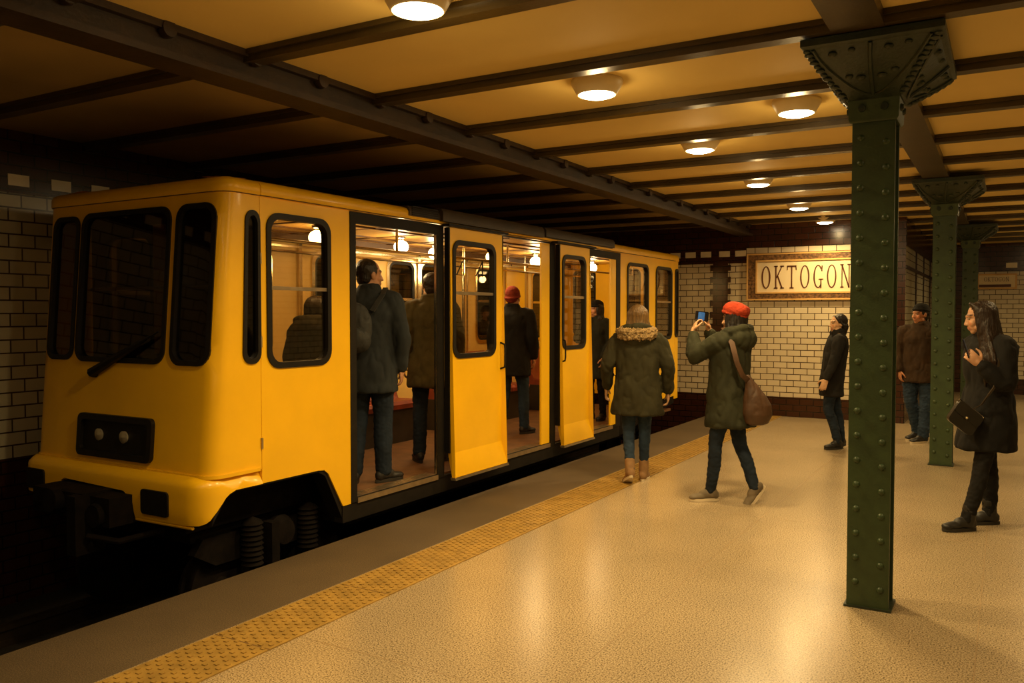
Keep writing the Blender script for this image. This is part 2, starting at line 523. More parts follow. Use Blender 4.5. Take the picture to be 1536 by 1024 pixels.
WARM = (1.0, 0.69, 0.29)
LAMP_W = 34.0
lampspots = [(-2.20, 2.96, 'round ceiling lamp cut by the top edge of the picture, nearest one'),
             (-2.12, 4.62, 'large round ceiling lamp left of the riveted column, above the photographer'),
             (-1.20, 5.70, 'round ceiling lamp close beside the front column capital'),
             (-2.13, 6.60, 'third round lamp along the main ceiling row, counted from the top'),
             (-2.19, 8.66, 'fourth round lamp along the main ceiling row, counted from the top'),
             (-2.24, 10.85, 'fifth round lamp along the main ceiling row, small and far'),
             (-2.26, 12.70, 'smallest and farthest round lamp of the row, above the station sign'),
             (-2.2, 0.9, 'unseen round ceiling lamp added to the main row, just above the viewer'), (-2.2, -1.2, 'unseen round ceiling lamp added to the main row, behind the viewer'),  # unseen lamps, added to carry the row on for more light
 (0.9, 1.2, 'unseen round ceiling lamp added right of the viewer'), (0.9, 4.6, 'unseen round ceiling lamp added right of the nearest column'),  # unseen right-hand row, added to light the train and hall
 (0.9, 8.2, 'unseen round ceiling lamp added right of the second column'), (0.7, 12.4, 'unseen round ceiling lamp added right of the third column'), (0.7, 16.2, 'unseen round ceiling lamp added near the far tiled wall')]
lamp0 = None
for (x, y, lb) in lampspots:
    if lamp0 is None:
        r = empty('ceiling_lamp', (x, y, CZ))
        b = MB().lathe([(0.0, 0.0), (0.150, 0.0), (0.154, -0.012), (0.150, -0.028), (0.118, -0.085), (0.112, -0.088), (0.104, -0.082), (0.0, -0.080)], (x, y, CZ), 'z', 32).build('bezel', LAMPBODY, r)
        d = MB().lathe([(0.0, -0.0805), (0.103, -0.0805), (0.098, -0.092), (0.07, -0.101), (0.0, -0.105)], (x, y, CZ), 'z', 32).build('diffuser', LAMPON, r)
        d['label'] = 'glowing warm diffuser'
        lamp0 = (r, [b, d])
    else:
        r = lamp0[0].copy(); COL.objects.link(r); r.location = (x, y, CZ)
        for c in lamp0[1]:
            k = c.copy(); COL.objects.link(k); k.parent = r
    tag(r, lb, 'ceiling lamp', 'round ceiling lamps')
    k = 0.48 if ((x > 0 and y < 9) or y < 2) else 0.72 if y == 12.70 else 1.0
    lamp_light('lamp_light', (x, y, CZ - 0.115), LAMP_W * k, 0.2, WARM, r, 152)
    lamp_light('lamp_glow', (x, y, CZ - 0.165), 5.0 * k, 0.05, WARM, r, typ='POINT')

# ------------------------------------------------------------------ columns
def column(x, y, label, rivets_all=True):
    r = empty('iron_column', (x, y, 0), label, 'column', 'riveted green iron columns', 'thing')
    w = 0.105; d = 0.10
    mb = MB()
    mb.box((x - w, y - d, 0.0), (x + w, y - d + 0.022, 2.64))
    mb.box((x - w, y + d - 0.022, 0.0), (x + w, y + d, 2.64))
    MB().box((x - w + 0.03, y - d + 0.022, 0.0), (x + w - 0.03, y + d - 0.022, 2.64)).build('web', BLK, r)
    for sgn in (-1, 1):
        yy = y + sgn * d
        for sx in (-0.062, 0.062):
            z = 0.14 if sx < 0 else 0.11
            while z < 2.58:
                mb.dome((x + sx, yy, z), 0.0185, 0.014, (0, sgn, 0), 12, 4); z += 0.1315
    o = mb.build('riveted_flange', GREEN, r)
    # collar and capital
    def sq(h, z): return [V((x - h, y - h, z)), V((x + h, y - h, z)), V((x + h, y + h, z)), V((x - h, y + h, z))]
    MB().loftz([sq(0.113, 2.585), sq(0.122, 2.60), sq(0.126, 2.70), sq(0.135, 2.715)]).build('collar', GREEN, r)
    # bracket capital, longer along the beam than across it
    prof = [(2.70, 0.133, 0.133), (2.715, 0.145, 0.17), (2.735, 0.168, 0.25), (2.76, 0.198, 0.36), (2.79, 0.232, 0.47), (2.82, 0.262, 0.56), (2.855, 0.292, 0.64)]
    def off(z): return 0.05 * max(0.0, min(1.0, (z - 2.70) / 0.155))
    def rq(hx, hy, z):
        o = off(z); return [V((x + o - hx, y - hy, z)), V((x + o + hx, y - hy, z)), V((x + o + hx, y + min(hy, hx + .02), z)), V((x + o - hx, y + min(hy, hx + .02), z))]
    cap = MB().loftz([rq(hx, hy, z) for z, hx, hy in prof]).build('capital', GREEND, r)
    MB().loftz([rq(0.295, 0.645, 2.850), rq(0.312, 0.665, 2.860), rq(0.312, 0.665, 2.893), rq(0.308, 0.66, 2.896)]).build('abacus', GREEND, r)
    def hz(z):
        z = max(2.70, min(2.8549, z))
        for (z0, a0, b0), (z1, a1, b1) in zip(prof, prof[1:]):
            if z0 <= z <= z1:
                t = (z - z0) / (z1 - z0); return a0 + (a1 - a0) * t, b0 + (b1 - b0) * t
    orn = MB()
    rots = [Matrix.Rotation(PI / 2 * k, 3, 'Z') for k in range(4)]
    c = V((x, y, 0))
    for R in rots:
        k4 = rots.index(R)
        def F(fx, z, out=0.006):
            hx, hy = hz(z)
            hb = min(hy, hx + .02)                       # shorter towards the back
            o = V((off(z), 0, 0))
            if k4 == 0: return c + o + V((fx * hx, -hy - out, z))
            if k4 == 2: return c + o + V((-fx * hx, hb + out, z))
            sg = 1 if k4 == 1 else -1
            yy = fx * sg * (hb if fx * sg > 0 else hy)
            return c + o + V((sg * (hx + out), yy, z))
        pts = []
        for k in range(19):
            a = PI * k / 18
            pts.append(F(-0.90 * math.cos(a), 2.848 - 0.135 * math.sin(a) ** 0.8))
        orn.tube(pts, 0.0085, 6)
        orn.tube([F(0, 2.715), F(0, 2.735), F(0, 2.76), F(0, 2.79), F(0, 2.82), F(0, 2.85)], 0.011, 6)
        for fx, z, rad in ((-0.62, 2.83, .022), (-0.30, 2.835, .018), (0.30, 2.83, .022), (0.60, 2.835, .018), (-0.50, 2.765, .020), (-0.24, 2.76, .024), (0.25, 2.76, .024), (0.52, 2.77, .020)):
            orn.ball(F(fx, z, 0.0), (rad, rad, rad * .7), 8, 6)
        for fx in (-0.42, 0.42):
            orn.lathe([(0.0, -0.012), (0.018, -0.012), (0.020, 0), (0.014, 0.012), (0, 0.013)], c + R @ V((fx * 0.13, -0.127, 2.655)), 'y' if k4 % 2 == 0 else 'x', 10)
        # leaf scrolls along the corner edges
        for k in range(13):
            z = 2.708 + 0.0115 * k
            orn.ball(F(1.0, z, 0.002), (0.018 + 0.006 * (k % 2), 0.022 + 0.006 * (k % 2), 0.011), 8, 5)
    orn.build('ornament', GREEND, cap)
    MB().box((x - 0.118, y - 0.112, 0.0), (x + 0.118, y + 0.112, 0.012)).build('base_plate', GREEND, r)
    return r

column(-0.62, 4.92, 'tall dark green riveted iron column standing nearest, in front of the tiled pier')
column(-0.57, 9.88, 'second green riveted column, between the man in brown jacket and the long-haired woman')
column(-0.50, 14.9, 'farthest green column, in shadow behind the long-haired woman')

# ------------------------------------------------------------------ station sign
def letters(mb, text, x0, z0, hgt, wid, gap, ymap):
    """serif capitals cut from flat sheet; ymap(x,z,n) -> 3D"""
    st = 0.13
    def poly(pts, X): mb.panel([(X + a * wid, z0 + b * hgt) for a, b in pts], [], ymap, 0.006, 0.006)
    def bar(X, x1, z1, x2, z2, w):
        dx, dz = (x2 - x1) * wid, (z2 - z1) * hgt; l = math.hypot(dx, dz); nx, nz = -dz / l * w / 2, dx / l * w / 2
        mb.panel([(X + x1 * wid + nx, z0 + z1 * hgt + nz), (X + x1 * wid - nx, z0 + z1 * hgt - nz), (X + x2 * wid - nx, z0 + z2 * hgt - nz), (X + x2 * wid + nx, z0 + z2 * hgt + nz)], [], ymap, 0.006, 0.006)
    def oval(X, hole=True, a0=0, a1=360):
        n = 40; o = []; i = []
        for k in range(n + 1):
            a = math.radians(a0 + (a1 - a0) * k / n)
            o.append((X + wid * (0.5 + 0.5 * math.cos(a)), z0 + hgt * (0.5 + 0.5 * math.sin(a))))
            i.append((X + wid * (0.5 + 0.35 * math.cos(a)), z0 + hgt * (0.5 + 0.455 * math.sin(a))))
        if a1 - a0 >= 360: mb.panel(o[:-1], [i[:-1]], ymap, 0.006, 0.006)
        else: mb.panel(o + i[::-1], [], ymap, 0.006, 0.006)
    sw = wid * st
    X = x0
    for ch in text:
        if ch == 'O': oval(X)
        elif ch == 'G':
            oval(X, True, 42, 318)
            bar(X, 0.80, 0.0, 0.80, 0.38, sw); bar(X, 0.55, 0.38, 1.05, 0.38, hgt * .045); bar(X, 0.88, 0.72, 0.92, 0.97, sw * .9)
        elif ch == 'K':
            bar(X, 0.18, 0, 0.18, 1, sw); bar(X, 0.86, 0.99, 0.24, 0.46, sw * .75); bar(X, 0.36, 0.56, 0.88, 0.01, sw)
            for cx, cz in ((0.18, 0.02), (0.18, 0.98), (0.86, 0.98), (0.88, 0.02)): bar(X, cx - 0.2, cz, cx + 0.2, cz, hgt * .05)
        elif ch == 'T':
            bar(X, 0.5, 0, 0.5, 1, sw); bar(X, 0.0, 0.97, 1.0, 0.97, hgt * .06)
            bar(X, 0.28, 0.02, 0.72, 0.02, hgt * .05); bar(X, 0.06, 1.0, 0.0, 0.8, sw * .7); bar(X, 0.94, 1.0, 1.0, 0.8, sw * .7)
        elif ch == 'N':
            bar(X, 0.15, 0, 0.15, 1, sw * .75); bar(X, 0.88, 0, 0.88, 1, sw * .75); bar(X, 0.13, 0.99, 0.88, 0.0, sw * 1.1)
            for cx, cz in ((0.15, 0.02), (0.13, 0.98), (0.88, 0.98)): bar(X, cx - 0.18, cz, cx + 0.18, cz, hgt * .05)
        X += wid + gap

ys = Y1
r = empty('station_sign', (-2.70, ys, 1.78), 'large cream station name sign reading OKTOGON in ornate brown frame', 'sign')
def smap(x, z, n): return V((x, ys - 0.035 - n, z))
fr = MB(); fr.panel(rect(-3.50, -1.68, 1.80, 2.49), [rect(-3.36, -1.82, 1.90, 2.385)], smap, 0.035, 0.012)
f = fr.build('frame', SIGNFR, r)
g = MB()
for (a, b, cc, dd) in ((-3.515, -1.665, 1.785, 2.505), (-3.375, -1.805, 1.885, 2.40)):
    g.panel(rect(a, b, cc, dd), [rect(a + 0.022, b - 0.022, cc + 0.022, dd - 0.022)], smap, 0.04, 0.02)
g.build('gilded_border', SIGNGD, f)
MB().panel(rect(-3.36, -1.82, 1.90, 2.385), [], smap, 0.03, 0.0).build('name_panel', SIGNBG, r)
lt = MB(); letters(lt, 'OKTOGON', -3.285, 1.963, 0.345, 0.135, 0.057, smap); lt.build('lettering', SIGNTX, r)

r = empty('station_sign', (-0.15, Y2, 2.1), 'small cream name sign far off on the back wall, right of the columns', 'sign')
def smap2(x, z, n): return V((x, Y2 - 0.03 - n, z))
MB().panel(rect(-0.52, 0.16, 2.06, 2.36), [rect(-0.49, 0.13, 2.09, 2.33)], smap2, 0.03, 0.01).build('frame', SIGNGD, r)
MB().panel(rect(-0.49, 0.13, 2.09, 2.33), [], smap2, 0.025, 0.0).build('name_panel', SIGNBG, r)
lt = MB(); letters(lt, 'OKTOGON', -0.40, 2.21, 0.085, 0.05, 0.012, smap2); lt.build('lettering', SIGNTX, r)
MB().box((-0.49, Y2 - 0.036, 2.10), (0.06, Y2 - 0.03, 2.15)).build('dark_band', SIGNTX, r)
# ------------------------------------------------------------------ the train
XN, XF = -4.10, -5.93           # near and far side planes
FZ = 0.22                       # train floor
SEAM = 3.835
TR = empty('metro_train', (-5.0, 7.6, -0.49), 'yellow metro train car with open doors standing at the platform', 'train', None, 'thing')
def yfront(z): return 3.43 + 0.078 * (z - 0.6)

def cabmap_factory(yseam, sgn, d0=0.405, r=0.11, xn=XN, xf=XF, lean=True, grow=0.0):
    """(s,z,n) -> 3D around a U-shaped cab end; s runs from the near seam round the front to the far seam"""
    L1 = d0 - r; A = r * PI / 2; W = (xn - xf) - 2 * r
    def plan(s):
        if s < L1: return xn, s, 1, 0
        s -= L1
        if s < A:
            a = s / r; return xn - r + r * math.cos(a), L1 + r * math.sin(a), math.cos(a), math.sin(a)
        s -= A
        if s < W: return xn - r - s, d0, 0, 1
        s -= W
        if s < A:
            a = PI / 2 + s / r; return xf + r + r * math.cos(a), L1 + r * math.sin(a), math.cos(a), math.sin(a)
        s -= A
        return xf, L1 - s, -1, 0
    def D(z): return d0 if not lean else (yseam - yfront(z) if sgn < 0 else 0.23)
    def mp(s, z, n):
        x, d, nx, nd = plan(s)
        k = D(z) / d0
        return V((x + nx * n, yseam + sgn * (d * k + nd * n), z))
    tot = 2 * L1 + 2 * A + W
    def sx(x): return L1 + A + (xn - r - x)
    gs = [0.001 * 0 + L1 + A * i / 6 for i in range(7)] + [L1 + A + W + A * i / 6 for i in range(7)] + [L1 * .5, tot - L1 * .5] + [L1 + A + W * i / 8 for i in range(1, 8)]
    return mp, tot, sx, gs

def cab_windows(mp, spec, parent, glass, rails=()):
    for (s0, s1, z0, z1, r) in spec:
        gs = [s0 + (s1 - s0) * i / 8 for i in range(1, 8)]; gt = [z0 + (z1 - z0) * i / 3 for i in range(1, 3)]
        mb = MB(); mb.panel(rr(s0 - 0.028, s1 + 0.028, z0 - 0.028, z1 + 0.028, r + .02), [rr(s0 + 0.004, s1 - 0.004, z0 + 0.004, z1 - 0.004, r)], mp, 0.05, 0.012)
        fr = mb.build('window_frame', RUB, parent)
        MB().panel(rr(s0 - .005, s1 + .005, z0 - .005, z1 + .005, r), [], mp, 0.006, -0.012, gs, gt).build('pane', glass, fr)

# front cab shell
mp, tot, sx, gs = cabmap_factory(SEAM, -1)
gt = [0.6 + 0.2 * i for i in range(9)]
win = [(0.03, 0.145, 1.29, 2.20, 0.055), (sx(-4.19), sx(-4.495), 1.285, 2.235, 0.075), (sx(-4.60), sx(-5.475), 1.285, 2.235, 0.075), (sx(-5.555), sx(-5.80), 1.29, 2.225, 0.06)]
far_s = tot - 0.145
mb = MB(); mb.panel(rect(0, tot, 0.585, 2.325), [rr(a, b, c, d, r) for a, b, c, d, r in win], mp, 0.035, 0.0, gs, gt)
shell = mb.build('cab_front', YEL, TR)
for i, w4 in enumerate(win): cab_windows(mp, [w4], TR, GLASSD)
# light ledge at the foot of the shell
mb = MB(); mb.panel(rect(0.02, tot - 0.02, 0.578, 0.600), [], mp, 0.05, 0.012, gs, [0.585]); mb.build('waist_moulding', YEL, TR)
# horizontal rail seen behind the windscreen glass
mb = MB(); mb.tube([mp(sx(-4.21), 1.745, -0.05), mp(sx(-5.45), 1.745, -0.05)], 0.011, 8); mb.build('grab_rail', STEEL, TR)
# headlight box
s0, s1 = sx(-4.63), sx(-5.40)
hb = MB(); hb.panel(rr(s0, s1, 0.635, 0.915, 0.04), [rr(s0 + 0.04, s1 - 0.04, 0.675, 0.875, 0.03)], mp, 0.06, 0.028)
hl = hb.build('headlight_housing', RUB, TR)
MB().panel(rr(s0 + 0.035, s1 - 0.035, 0.67, 0.88, 0.03), [], mp, 0.02, 0.006).build('headlight_panel', BLK, hl)
for xq in (-4.92, -5.18):
    c = mp(sx(xq), 0.78, 0.006)
    lm = MB(); lm.lathe([(0.0, 0.0), (0.040, 0.0), (0.040, -0.012), (0.030, -0.016), (0.0, -0.020)], c, 'y', 20)
    lm.build('headlight', LENS, hl)
# wiper
wp = MB(); a = mp(sx(-5.27), 1.185, 0.03); b = mp(sx(-4.68), 1.44, 0.025)
d = (b - a)
wp.tube([a, a + d * .55, b], [0.034, 0.025, 0.007], 8)
wp.dome(a + V((0, 0.03, 0)), 0.035, 0.05, (0, -1, 0), 12, 4)
wip = wp.build('wiper', RUB, TR)
wb = MB(); wb.tube([mp(sx(-4.95), 1.325, 0.022), mp(sx(-4.62), 1.465, 0.022)], 0.006, 6); wb.build('wiper_blade', RUB, wip)

# bumper skirt wrapped round the front
bm_, btot, bsx, bgs = cabmap_factory(SEAM, -1, d0=0.475, r=0.15, xn=XN + 0.012, xf=XF - 0.06, lean=False)
def bumpmap(s, z, n):
    # roll the top edge inwards
    k = max(0.0, (z - 0.53) / 0.06)
    kb = max(0.0, (0.34 - z) / 0.05)
    return bm_(s, z, n - 0.055 * k * k - 0.02 * kb * kb)
L1b = 0.475 - 0.15
def arch(s_off):
    """bottom edge of the near side below the cab, from the seam forward"""
    return [(0.0, 0.492), (0.22, 0.492), (0.27, 0.475), (0.30, 0.455), (0.385, 0.36), (0.405, 0.335), (0.43, 0.318), (0.47, 0.305)]
outer = arch(0)
outer += [(bsx(-4.3), 0.298), (bsx(-4.79), 0.29), (bsx(-4.79), 0.43), (bsx(-4.83), 0.455), (bsx(-5.46), 0.475), (bsx(-5.50), 0.455), (bsx(-5.50), 0.36), (bsx(-5.82), 0.345)]
outer += [(btot - 0.47, 0.345), (btot - 0.40, 0.36), (btot - 0.3, 0.455), (btot - 0.22, 0.492), (btot, 0.492), (btot, 0.59), (0.0, 0.59)]
mb = MB(); mb.panel(outer, [], bumpmap, 0.05, 0.0, bgs + [bsx(-4.3 - .1 * i) for i in range(15)], [0.36, 0.42, 0.48, 0.53, 0.55, 0.57, 0.582])
bump = mb.build('bumper', YEL, TR, 50)
for (xa, xb, za, zb) in ((-4.39, -4.645, 0.335, 0.49), (-5.68, -5.90, 0.37, 0.51)):
    mb = MB(); mb.panel(rr(bsx(xa), bsx(xb), za, zb, 0.025), [], bumpmap, 0.03, 0.012); mb.build('buffer_pad', RUB, bump)
mb = MB(); mb.tube([bumpmap(bsx(-4.2), 0.285, 0.0), bumpmap(bsx(-4.80), 0.28, 0.0)], 0.010, 6); mb.build('lower_lip', YEL, bump)
# coupler
cp = MB()
cp.box((-5.48, 3.16, 0.355), (-4.95, 3.42, 0.455)); cp.box((-5.02, 3.10, 0.08), (-4.93, 3.3, 0.45)); cp.box((-5.55, 3.2, 0.28), (-5.05, 3.36, 0.37))
cp.box((-4.95, 3.2, 0.26), (-4.74, 3.5, 0.44))
cp.tube([(-4.9, 3.16, 0.20), (-4.72, 3.25, 0.17), (-4.62, 3.5, 0.2)], 0.02, 8)
cp.tube([(-5.2, 3.1, 0.40), (-5.2, 4.2, 0.30)], 0.07, 12)
cp.lathe([(0, -0.03), (0.07, -0.03), (0.075, 0.0), (0.05, 0.04), (0, 0.05)], (-4.85, 3.19, 0.33), 'y', 14)
cp.build('coupler', UNDER, TR)

# ---- near side panels
def nside(s, t, n): return V((XN + n, s, t))
mb = MB()
out = [(SEAM + 0.004, 0.492), (4.35, 0.492), (4.41, 0.485), (4.45, 0.455), (4.60, 0.195), (4.685, 0.195), (4.685, 2.325), (SEAM + 0.004, 2.325)]
mb.panel(out, [rr(3.915, 4.455, 1.25, 2.205, 0.085)], nside, 0.035)
sp = mb.build('side_panel', YEL, TR)
def window(s0, s1, z0, z1, r, mapf, parent, glass=GLASS, rail=None, fw=0.034, thick=0.06, off=0.012):
    mb = MB(); mb.panel(rr(s0 - fw * .8, s1 + fw * .8, z0 - fw * .8, z1 + fw * .8, r + .02), [rr(s0 + fw * .3, s1 - fw * .3, z0 + fw * .3, z1 - fw * .3, r)], mapf, thick, off)
    fr = mb.build('window_frame', RUB, parent)
    MB().panel(rr(s0, s1, z0, z1, r), [], mapf, 0.006, -0.012).build('pane', glass, fr)
    if rail:
        MB().panel(rect(s0 + 0.005, s1 - 0.005, rail - 0.012, rail + 0.012), [], mapf, 0.02, 0.004).build('glazing_bar', STEEL, fr)
window(3.915, 4.455, 1.25, 2.205, 0.085, nside, TR, GLASS, 1.745)
# door hinges on the seam
for z in (0.75, 1.4, 1.93):
    MB().tube([(XN + 0.006, SEAM, z - 0.035), (XN + 0.006, SEAM, z + 0.035)], 0.008, 8).build('hinge', STEEL, TR)
# rear side panel with two windows
mb = MB(); mb.panel([(9.63, 0.40), (11.60, 0.40), (11.60, 2.325), (9.63, 2.325)], [rr(9.87, 10.55, 1.25, 2.195, 0.085), rr(10.87, 11.46, 1.25, 2.195, 0.085)], nside, 0.035)
mb.build('rear_side_panel', YEL, TR)
window(9.87, 10.55, 1.25, 2.195, 0.085, nside, TR, GLASS)
window(10.87, 11.46, 1.25, 2.195, 0.085, nside, TR, GLASS, 1.74)

# black frames around the doorways
def doorway(s0, s1, zt, w_l, w_r, name='door_frame'):
    mb = MB(); mb.panel([(s0, 0.20), (s1, 0.20), (s1, 2.315), (s0, 2.315)], [rect(s0 + w_l, s1 - w_r, 0.232, zt)], nside, 0.035, 0.006)
    return mb.build(name, BLK, TR)
doorway(4.687, 5.86, 2.235, 0.062, 0.095)
doorway(6.72, 7.90, 2.305, 0.03, 0.11)
doorway(8.62, 9.628, 2.235, 0.03, 0.12)
# yellow inner jambs
for (a, b, t) in ((5.757, 5.772, 2.23), (7.60, 7.775, 2.30), (9.345, 9.50, 2.23)):
    MB().panel(rect(a, b, 0.235, t), [], nside, 0.02, 0.001).build('door_jamb', YEL if b - a > .05 else CHROME, TR)
# thresholds
for a, b in ((4.75, 5.765), (6.75, 7.78), (8.65, 9.40)):
    mb = MB()
    for k in range(4): mb.box((XN - 0.005 - 0.028 * (k + 1), a, 0.20), (XN - 0.005 - 0.028 * k - 0.008, b, 0.236))
    mb.box((XN - 0.13, a, 0.19), (XN + 0.012, b, 0.229)); mb.build('threshold', STEEL, TR)

# hanging door leaves, the foot of each flares outward
XD = XN + 0.055
def leafmap(s, t, n):
    k = max(0.0, (0.395 - t) / 0.2)
    return V((XD + n + 0.055 * k, s, t))
def door_leaf(s0, s1, w0, w1, handle):
    mb = MB(); mb.panel(rect(s0, s1, 0.195, 2.305), [rr(w0, w1, 1.225, 2.175, 0.08)], leafmap, 0.035, 0.0, [s0 + .02, (s0 + s1) / 2, s1 - .02], [0.395, 0.39, 0.3])
    d = mb.build('door_leaf', YEL, TR, 8)
    mb = MB(); mb.panel(rr(w0 - .03, w1 + .03, 1.195, 2.205, 0.10), [rr(w0 + .010, w1 - .010, 1.235, 2.165, 0.075)], leafmap, 0.055, 0.012); mb.build('window_frame', RUB, d)
    MB().panel(rr(w0, w1, 1.225, 2.175, 0.08), [], leafmap, 0.006, -0.012).build('pane', GLASS, d)
    MB().panel(rect(w0 + .005, w1 - .005, 1.742, 1.768), [], leafmap, 0.02, 0.004).build('glazing_bar', STEEL, d)
    hd = MB(); hd.tube([(XD, handle, 1.07), (XD + .045, handle, 1.085), (XD + .05, handle, 1.12), (XD + .05, handle, 1.26), (XD + .045, handle, 1.295), (XD, handle, 1.31)], 0.009, 8); hd.build('handle', BLK, d)
    eb = MB(); eb.box((XD - .045, s0 - .012, 0.40), (XD + .003, s0 + .004, 2.30)); eb.box((XD - .045, s1 - .004, 0.40), (XD + .003, s1 + .012, 2.30)); eb.build('rubber_edge', RUB, d)
    tr_ = MB(); tr_.panel(rect(s0 - .01, s1 + .01, 0.172, 0.192), [], leafmap, 0.05, 0.005); tr_.build('guide_rail', STEEL, d)
    return d
door_leaf(5.875, 6.735, 5.945, 6.58, 6.70)
door_leaf(7.905, 8.64, 7.98, 8.50, 7.94)
MB().box((XN - 0.03, 5.80, 0.2), (XN, 6.76, 2.31)).build('pocket_panel', DARKIN, TR) if False else None

# roof cornice and roof
def roofring(y, shrink=0.0, drop=0.0):
    xn, xf = XN + 0.012 - shrink, XF - 0.012 + shrink
    cx = (xn + xf) / 2; pts = []
    prof = [(1.0, 2.322), (1.008, 2.345), (1.006, 2.385), (0.99, 2.408), (0.95, 2.422), (0.8, 2.435), (0.5, 2.445), (0.0, 2.45)]
    hw = (xn - xf) / 2
    for k, z in prof: pts.append(V((cx + hw * k, y, z - drop * max(0, z - 2.322) / .19)))
    for k, z in prof[-2::-1]: pts.append(V((cx - hw * k, y, z - drop * max(0, z - 2.322) / .19)))
    return pts
mb = MB()
mb.loftz([roofring(SEAM), roofring(11.605)])
def roofcap(f, tt, yb, n=60):
    rs = []
    for z, off in ((2.322, .004), (2.335, .014), (2.385, .012), (2.408, -.004), (2.422, -.04), (2.435, -.16), (2.442, -.3)):
        pts = []
        for k in range(n + 1):
            q = f(tt * k / n, 2.322, off)
            if (yb < 5 and q.y > yb) or (yb > 5 and q.y < yb): q.y = yb
            pts.append(V((q.x, q.y, z)))
        rs.append(pts)
    mb.loftz(rs)
roofcap(mp, tot, SEAM)
mr, rtot, rsx, rgs = cabmap_factory(11.605, 1, d0=0.23, r=0.10)
roofcap(mr, rtot, 11.605)
roof = mb.build('roof', YEL, TR, 40)
mb = MB(); mb.tube([mp(tot * k / 60, 2.327, .006) for k in range(61)], .0045, 6); mb.tube([(XN + .012, SEAM, 2.327), (XN + .012, 11.6, 2.327)], .0045, 6); mb.build('gutter_line', BROWNIN, roof)
# dark door-gear covers along the near edge of the roof
COVER = mat('door_gear_cover', (0.040, 0.026, 0.012), 0.5, var=0.25, vscale=6)
def cover(y0, y1, x_out, z0, z1):
    mb = MB(); mb.prism([(XN - 0.15, y0, z0), (XN + x_out, y0, z0), (XN + x_out, y0, z1 - .03), (XN + x_out - .02, y0, z1), (XN - 0.15, y0, z1 + .01)], (0, y1 - y0, 0)); return mb
cg = cover(5.36, 9.33, 0.030, 2.352, 2.43).build('door_gear_cover', COVER, TR)
cover(5.78, 7.55, 0.058, 2.345, 2.45).build('cover_box', COVER, cg)
cover(7.62, 9.36, 0.045, 2.36, 2.455).build('cover_box', COVER, cg)
mb = MB()
for k in range(5): mb.box((XN + 0.03, 5.39, 2.358 + .016 * k), (XN + 0.036, 5.74, 2.366 + .016 * k))
mb.build('louvre', BLK, cg)
for ya, yb in ((5.83, 6.80), (7.80, 8.75)): MB().box((XN, ya, 2.308), (XN + .085, yb, 2.33)).build('hanger_rail', BLK, TR)

# sill and skirt below the doors, wheel-arch liners
mb = MB(); mb.panel([(4.60, 0.07), (9.63, 0.07), (9.63, 0.205), (4.69, 0.205), (4.69, 0.197), (4.60, 0.197)], [], nside, 0.08, -0.004); mb.build('door_sill', BLK, TR)
mb = MB(); pts = [(3.45, 0.30), (3.56, 0.455), (3.64, 0.478), (4.36, 0.478), (4.43, 0.44), (4.56, 0.19), (4.62, 0.065), (4.70, 0.065), (4.70, 0.195), (4.61, 0.195), (4.455, 0.47), (4.41, 0.50), (3.6, 0.52), (3.5, 0.47)]
mb.panel(pts, [], nside, 0.12, -0.012); mb.build('arch_liner', BLK, TR)
mb = MB(); mb.panel([(9.63, 0.07), (11.62, 0.30), (11.62, 0.40), (9.63, 0.40)], [], nside, 0.06, -0.01); mb.build('rear_skirt', UNDER, TR)
mb = MB(); mb.box((XF + .05, 4.72, 0.02), (XN - .08, 9.9, 0.19)); mb.box((XF + .2, 3.6, 0.10), (-4.50, 4.72, 0.19)); mb.box((XF + .2, 9.9, 0.10), (-4.5, 11.7, .19)); mb.build('underframe', UNDER, TR)
mb = MB(); mb.box((-5.6, 3.52, 0.19), (-4.44, 4.69, 0.53)); mb.box((-4.44, 3.52, 0.495), (XN - .04, 4.69, 0.53)); mb.box((-4.44, 4.64, 0.06), (XN - .05, 4.69, 0.53)); mb.build('wheel_well', UNDER, TR)

# bogie: wheels, springs, axle box, side frame
def bogie(y):
    b = MB()
    for x in (-4.42, -5.70):
        b.prism([(x - .03, y - .62, 0.05), (x - .03, y - .55, 0.14), (x - .03, y + .55, 0.14), (x - .03, y + .62, 0.05), (x - .03, y + .45, -0.05), (x - .03, y - .45, -0.05)], (.06, 0, 0))
    b.box((-5.75, y - .12, -.1), (-4.4, y + .12, .08))
    bg_ = b.build('bogie_frame', UNDER, TR)
    for wy in (y - .36, y + .52):
        for x, sg in ((-4.47, 1), (-5.63, -1)):
            w = MB(); w.lathe([(0, -0.05), (0.05, -0.05), (0.06, -0.02), (0.20, -0.015), (0.245, -0.03), (0.245, 0.035), (0.275, 0.037), (0.275, 0.06), (0.2, 0.06), (0, 0.05)] if sg < 0 else [(0, 0.05), (0.05, 0.05), (0.06, 0.02), (0.20, 0.015), (0.245, 0.03), (0.245, -0.035), (0.275, -0.037), (0.275, -0.06), (0.2, -0.06), (0, -0.05)], (x, wy, -0.215), 'x', 32)
            w.build('wheel', UNDER, bg_)
    for sy in (y - .20, y + .32):
        s_ = MB()
        prof = []
        for k in range(9):
            prof += [(0.062, -0.02 + .034 * k), (0.075, -0.012 + .034 * k), (0.062, -0.004 + .034 * k + .01)]
        s_.lathe([(0, -0.03)] + prof + [(0, 0.31)], (-4.33, sy, -0.08), 'z', 16)
        s_.build('coil_spring', UNDER, bg_)
    ab = MB(); ab.lathe([(0, -.06), (.10, -.06), (.115, 0), (.085, .05), (0, .06)], (-4.33, y + .06, 0.07), 'x', 20); ab.box((-4.38, y - .07, -.12), (-4.28, y + .0, .16)); ab.build('axle_box', UNDER, bg_)
bogie(4.16)
bogie(10.6)

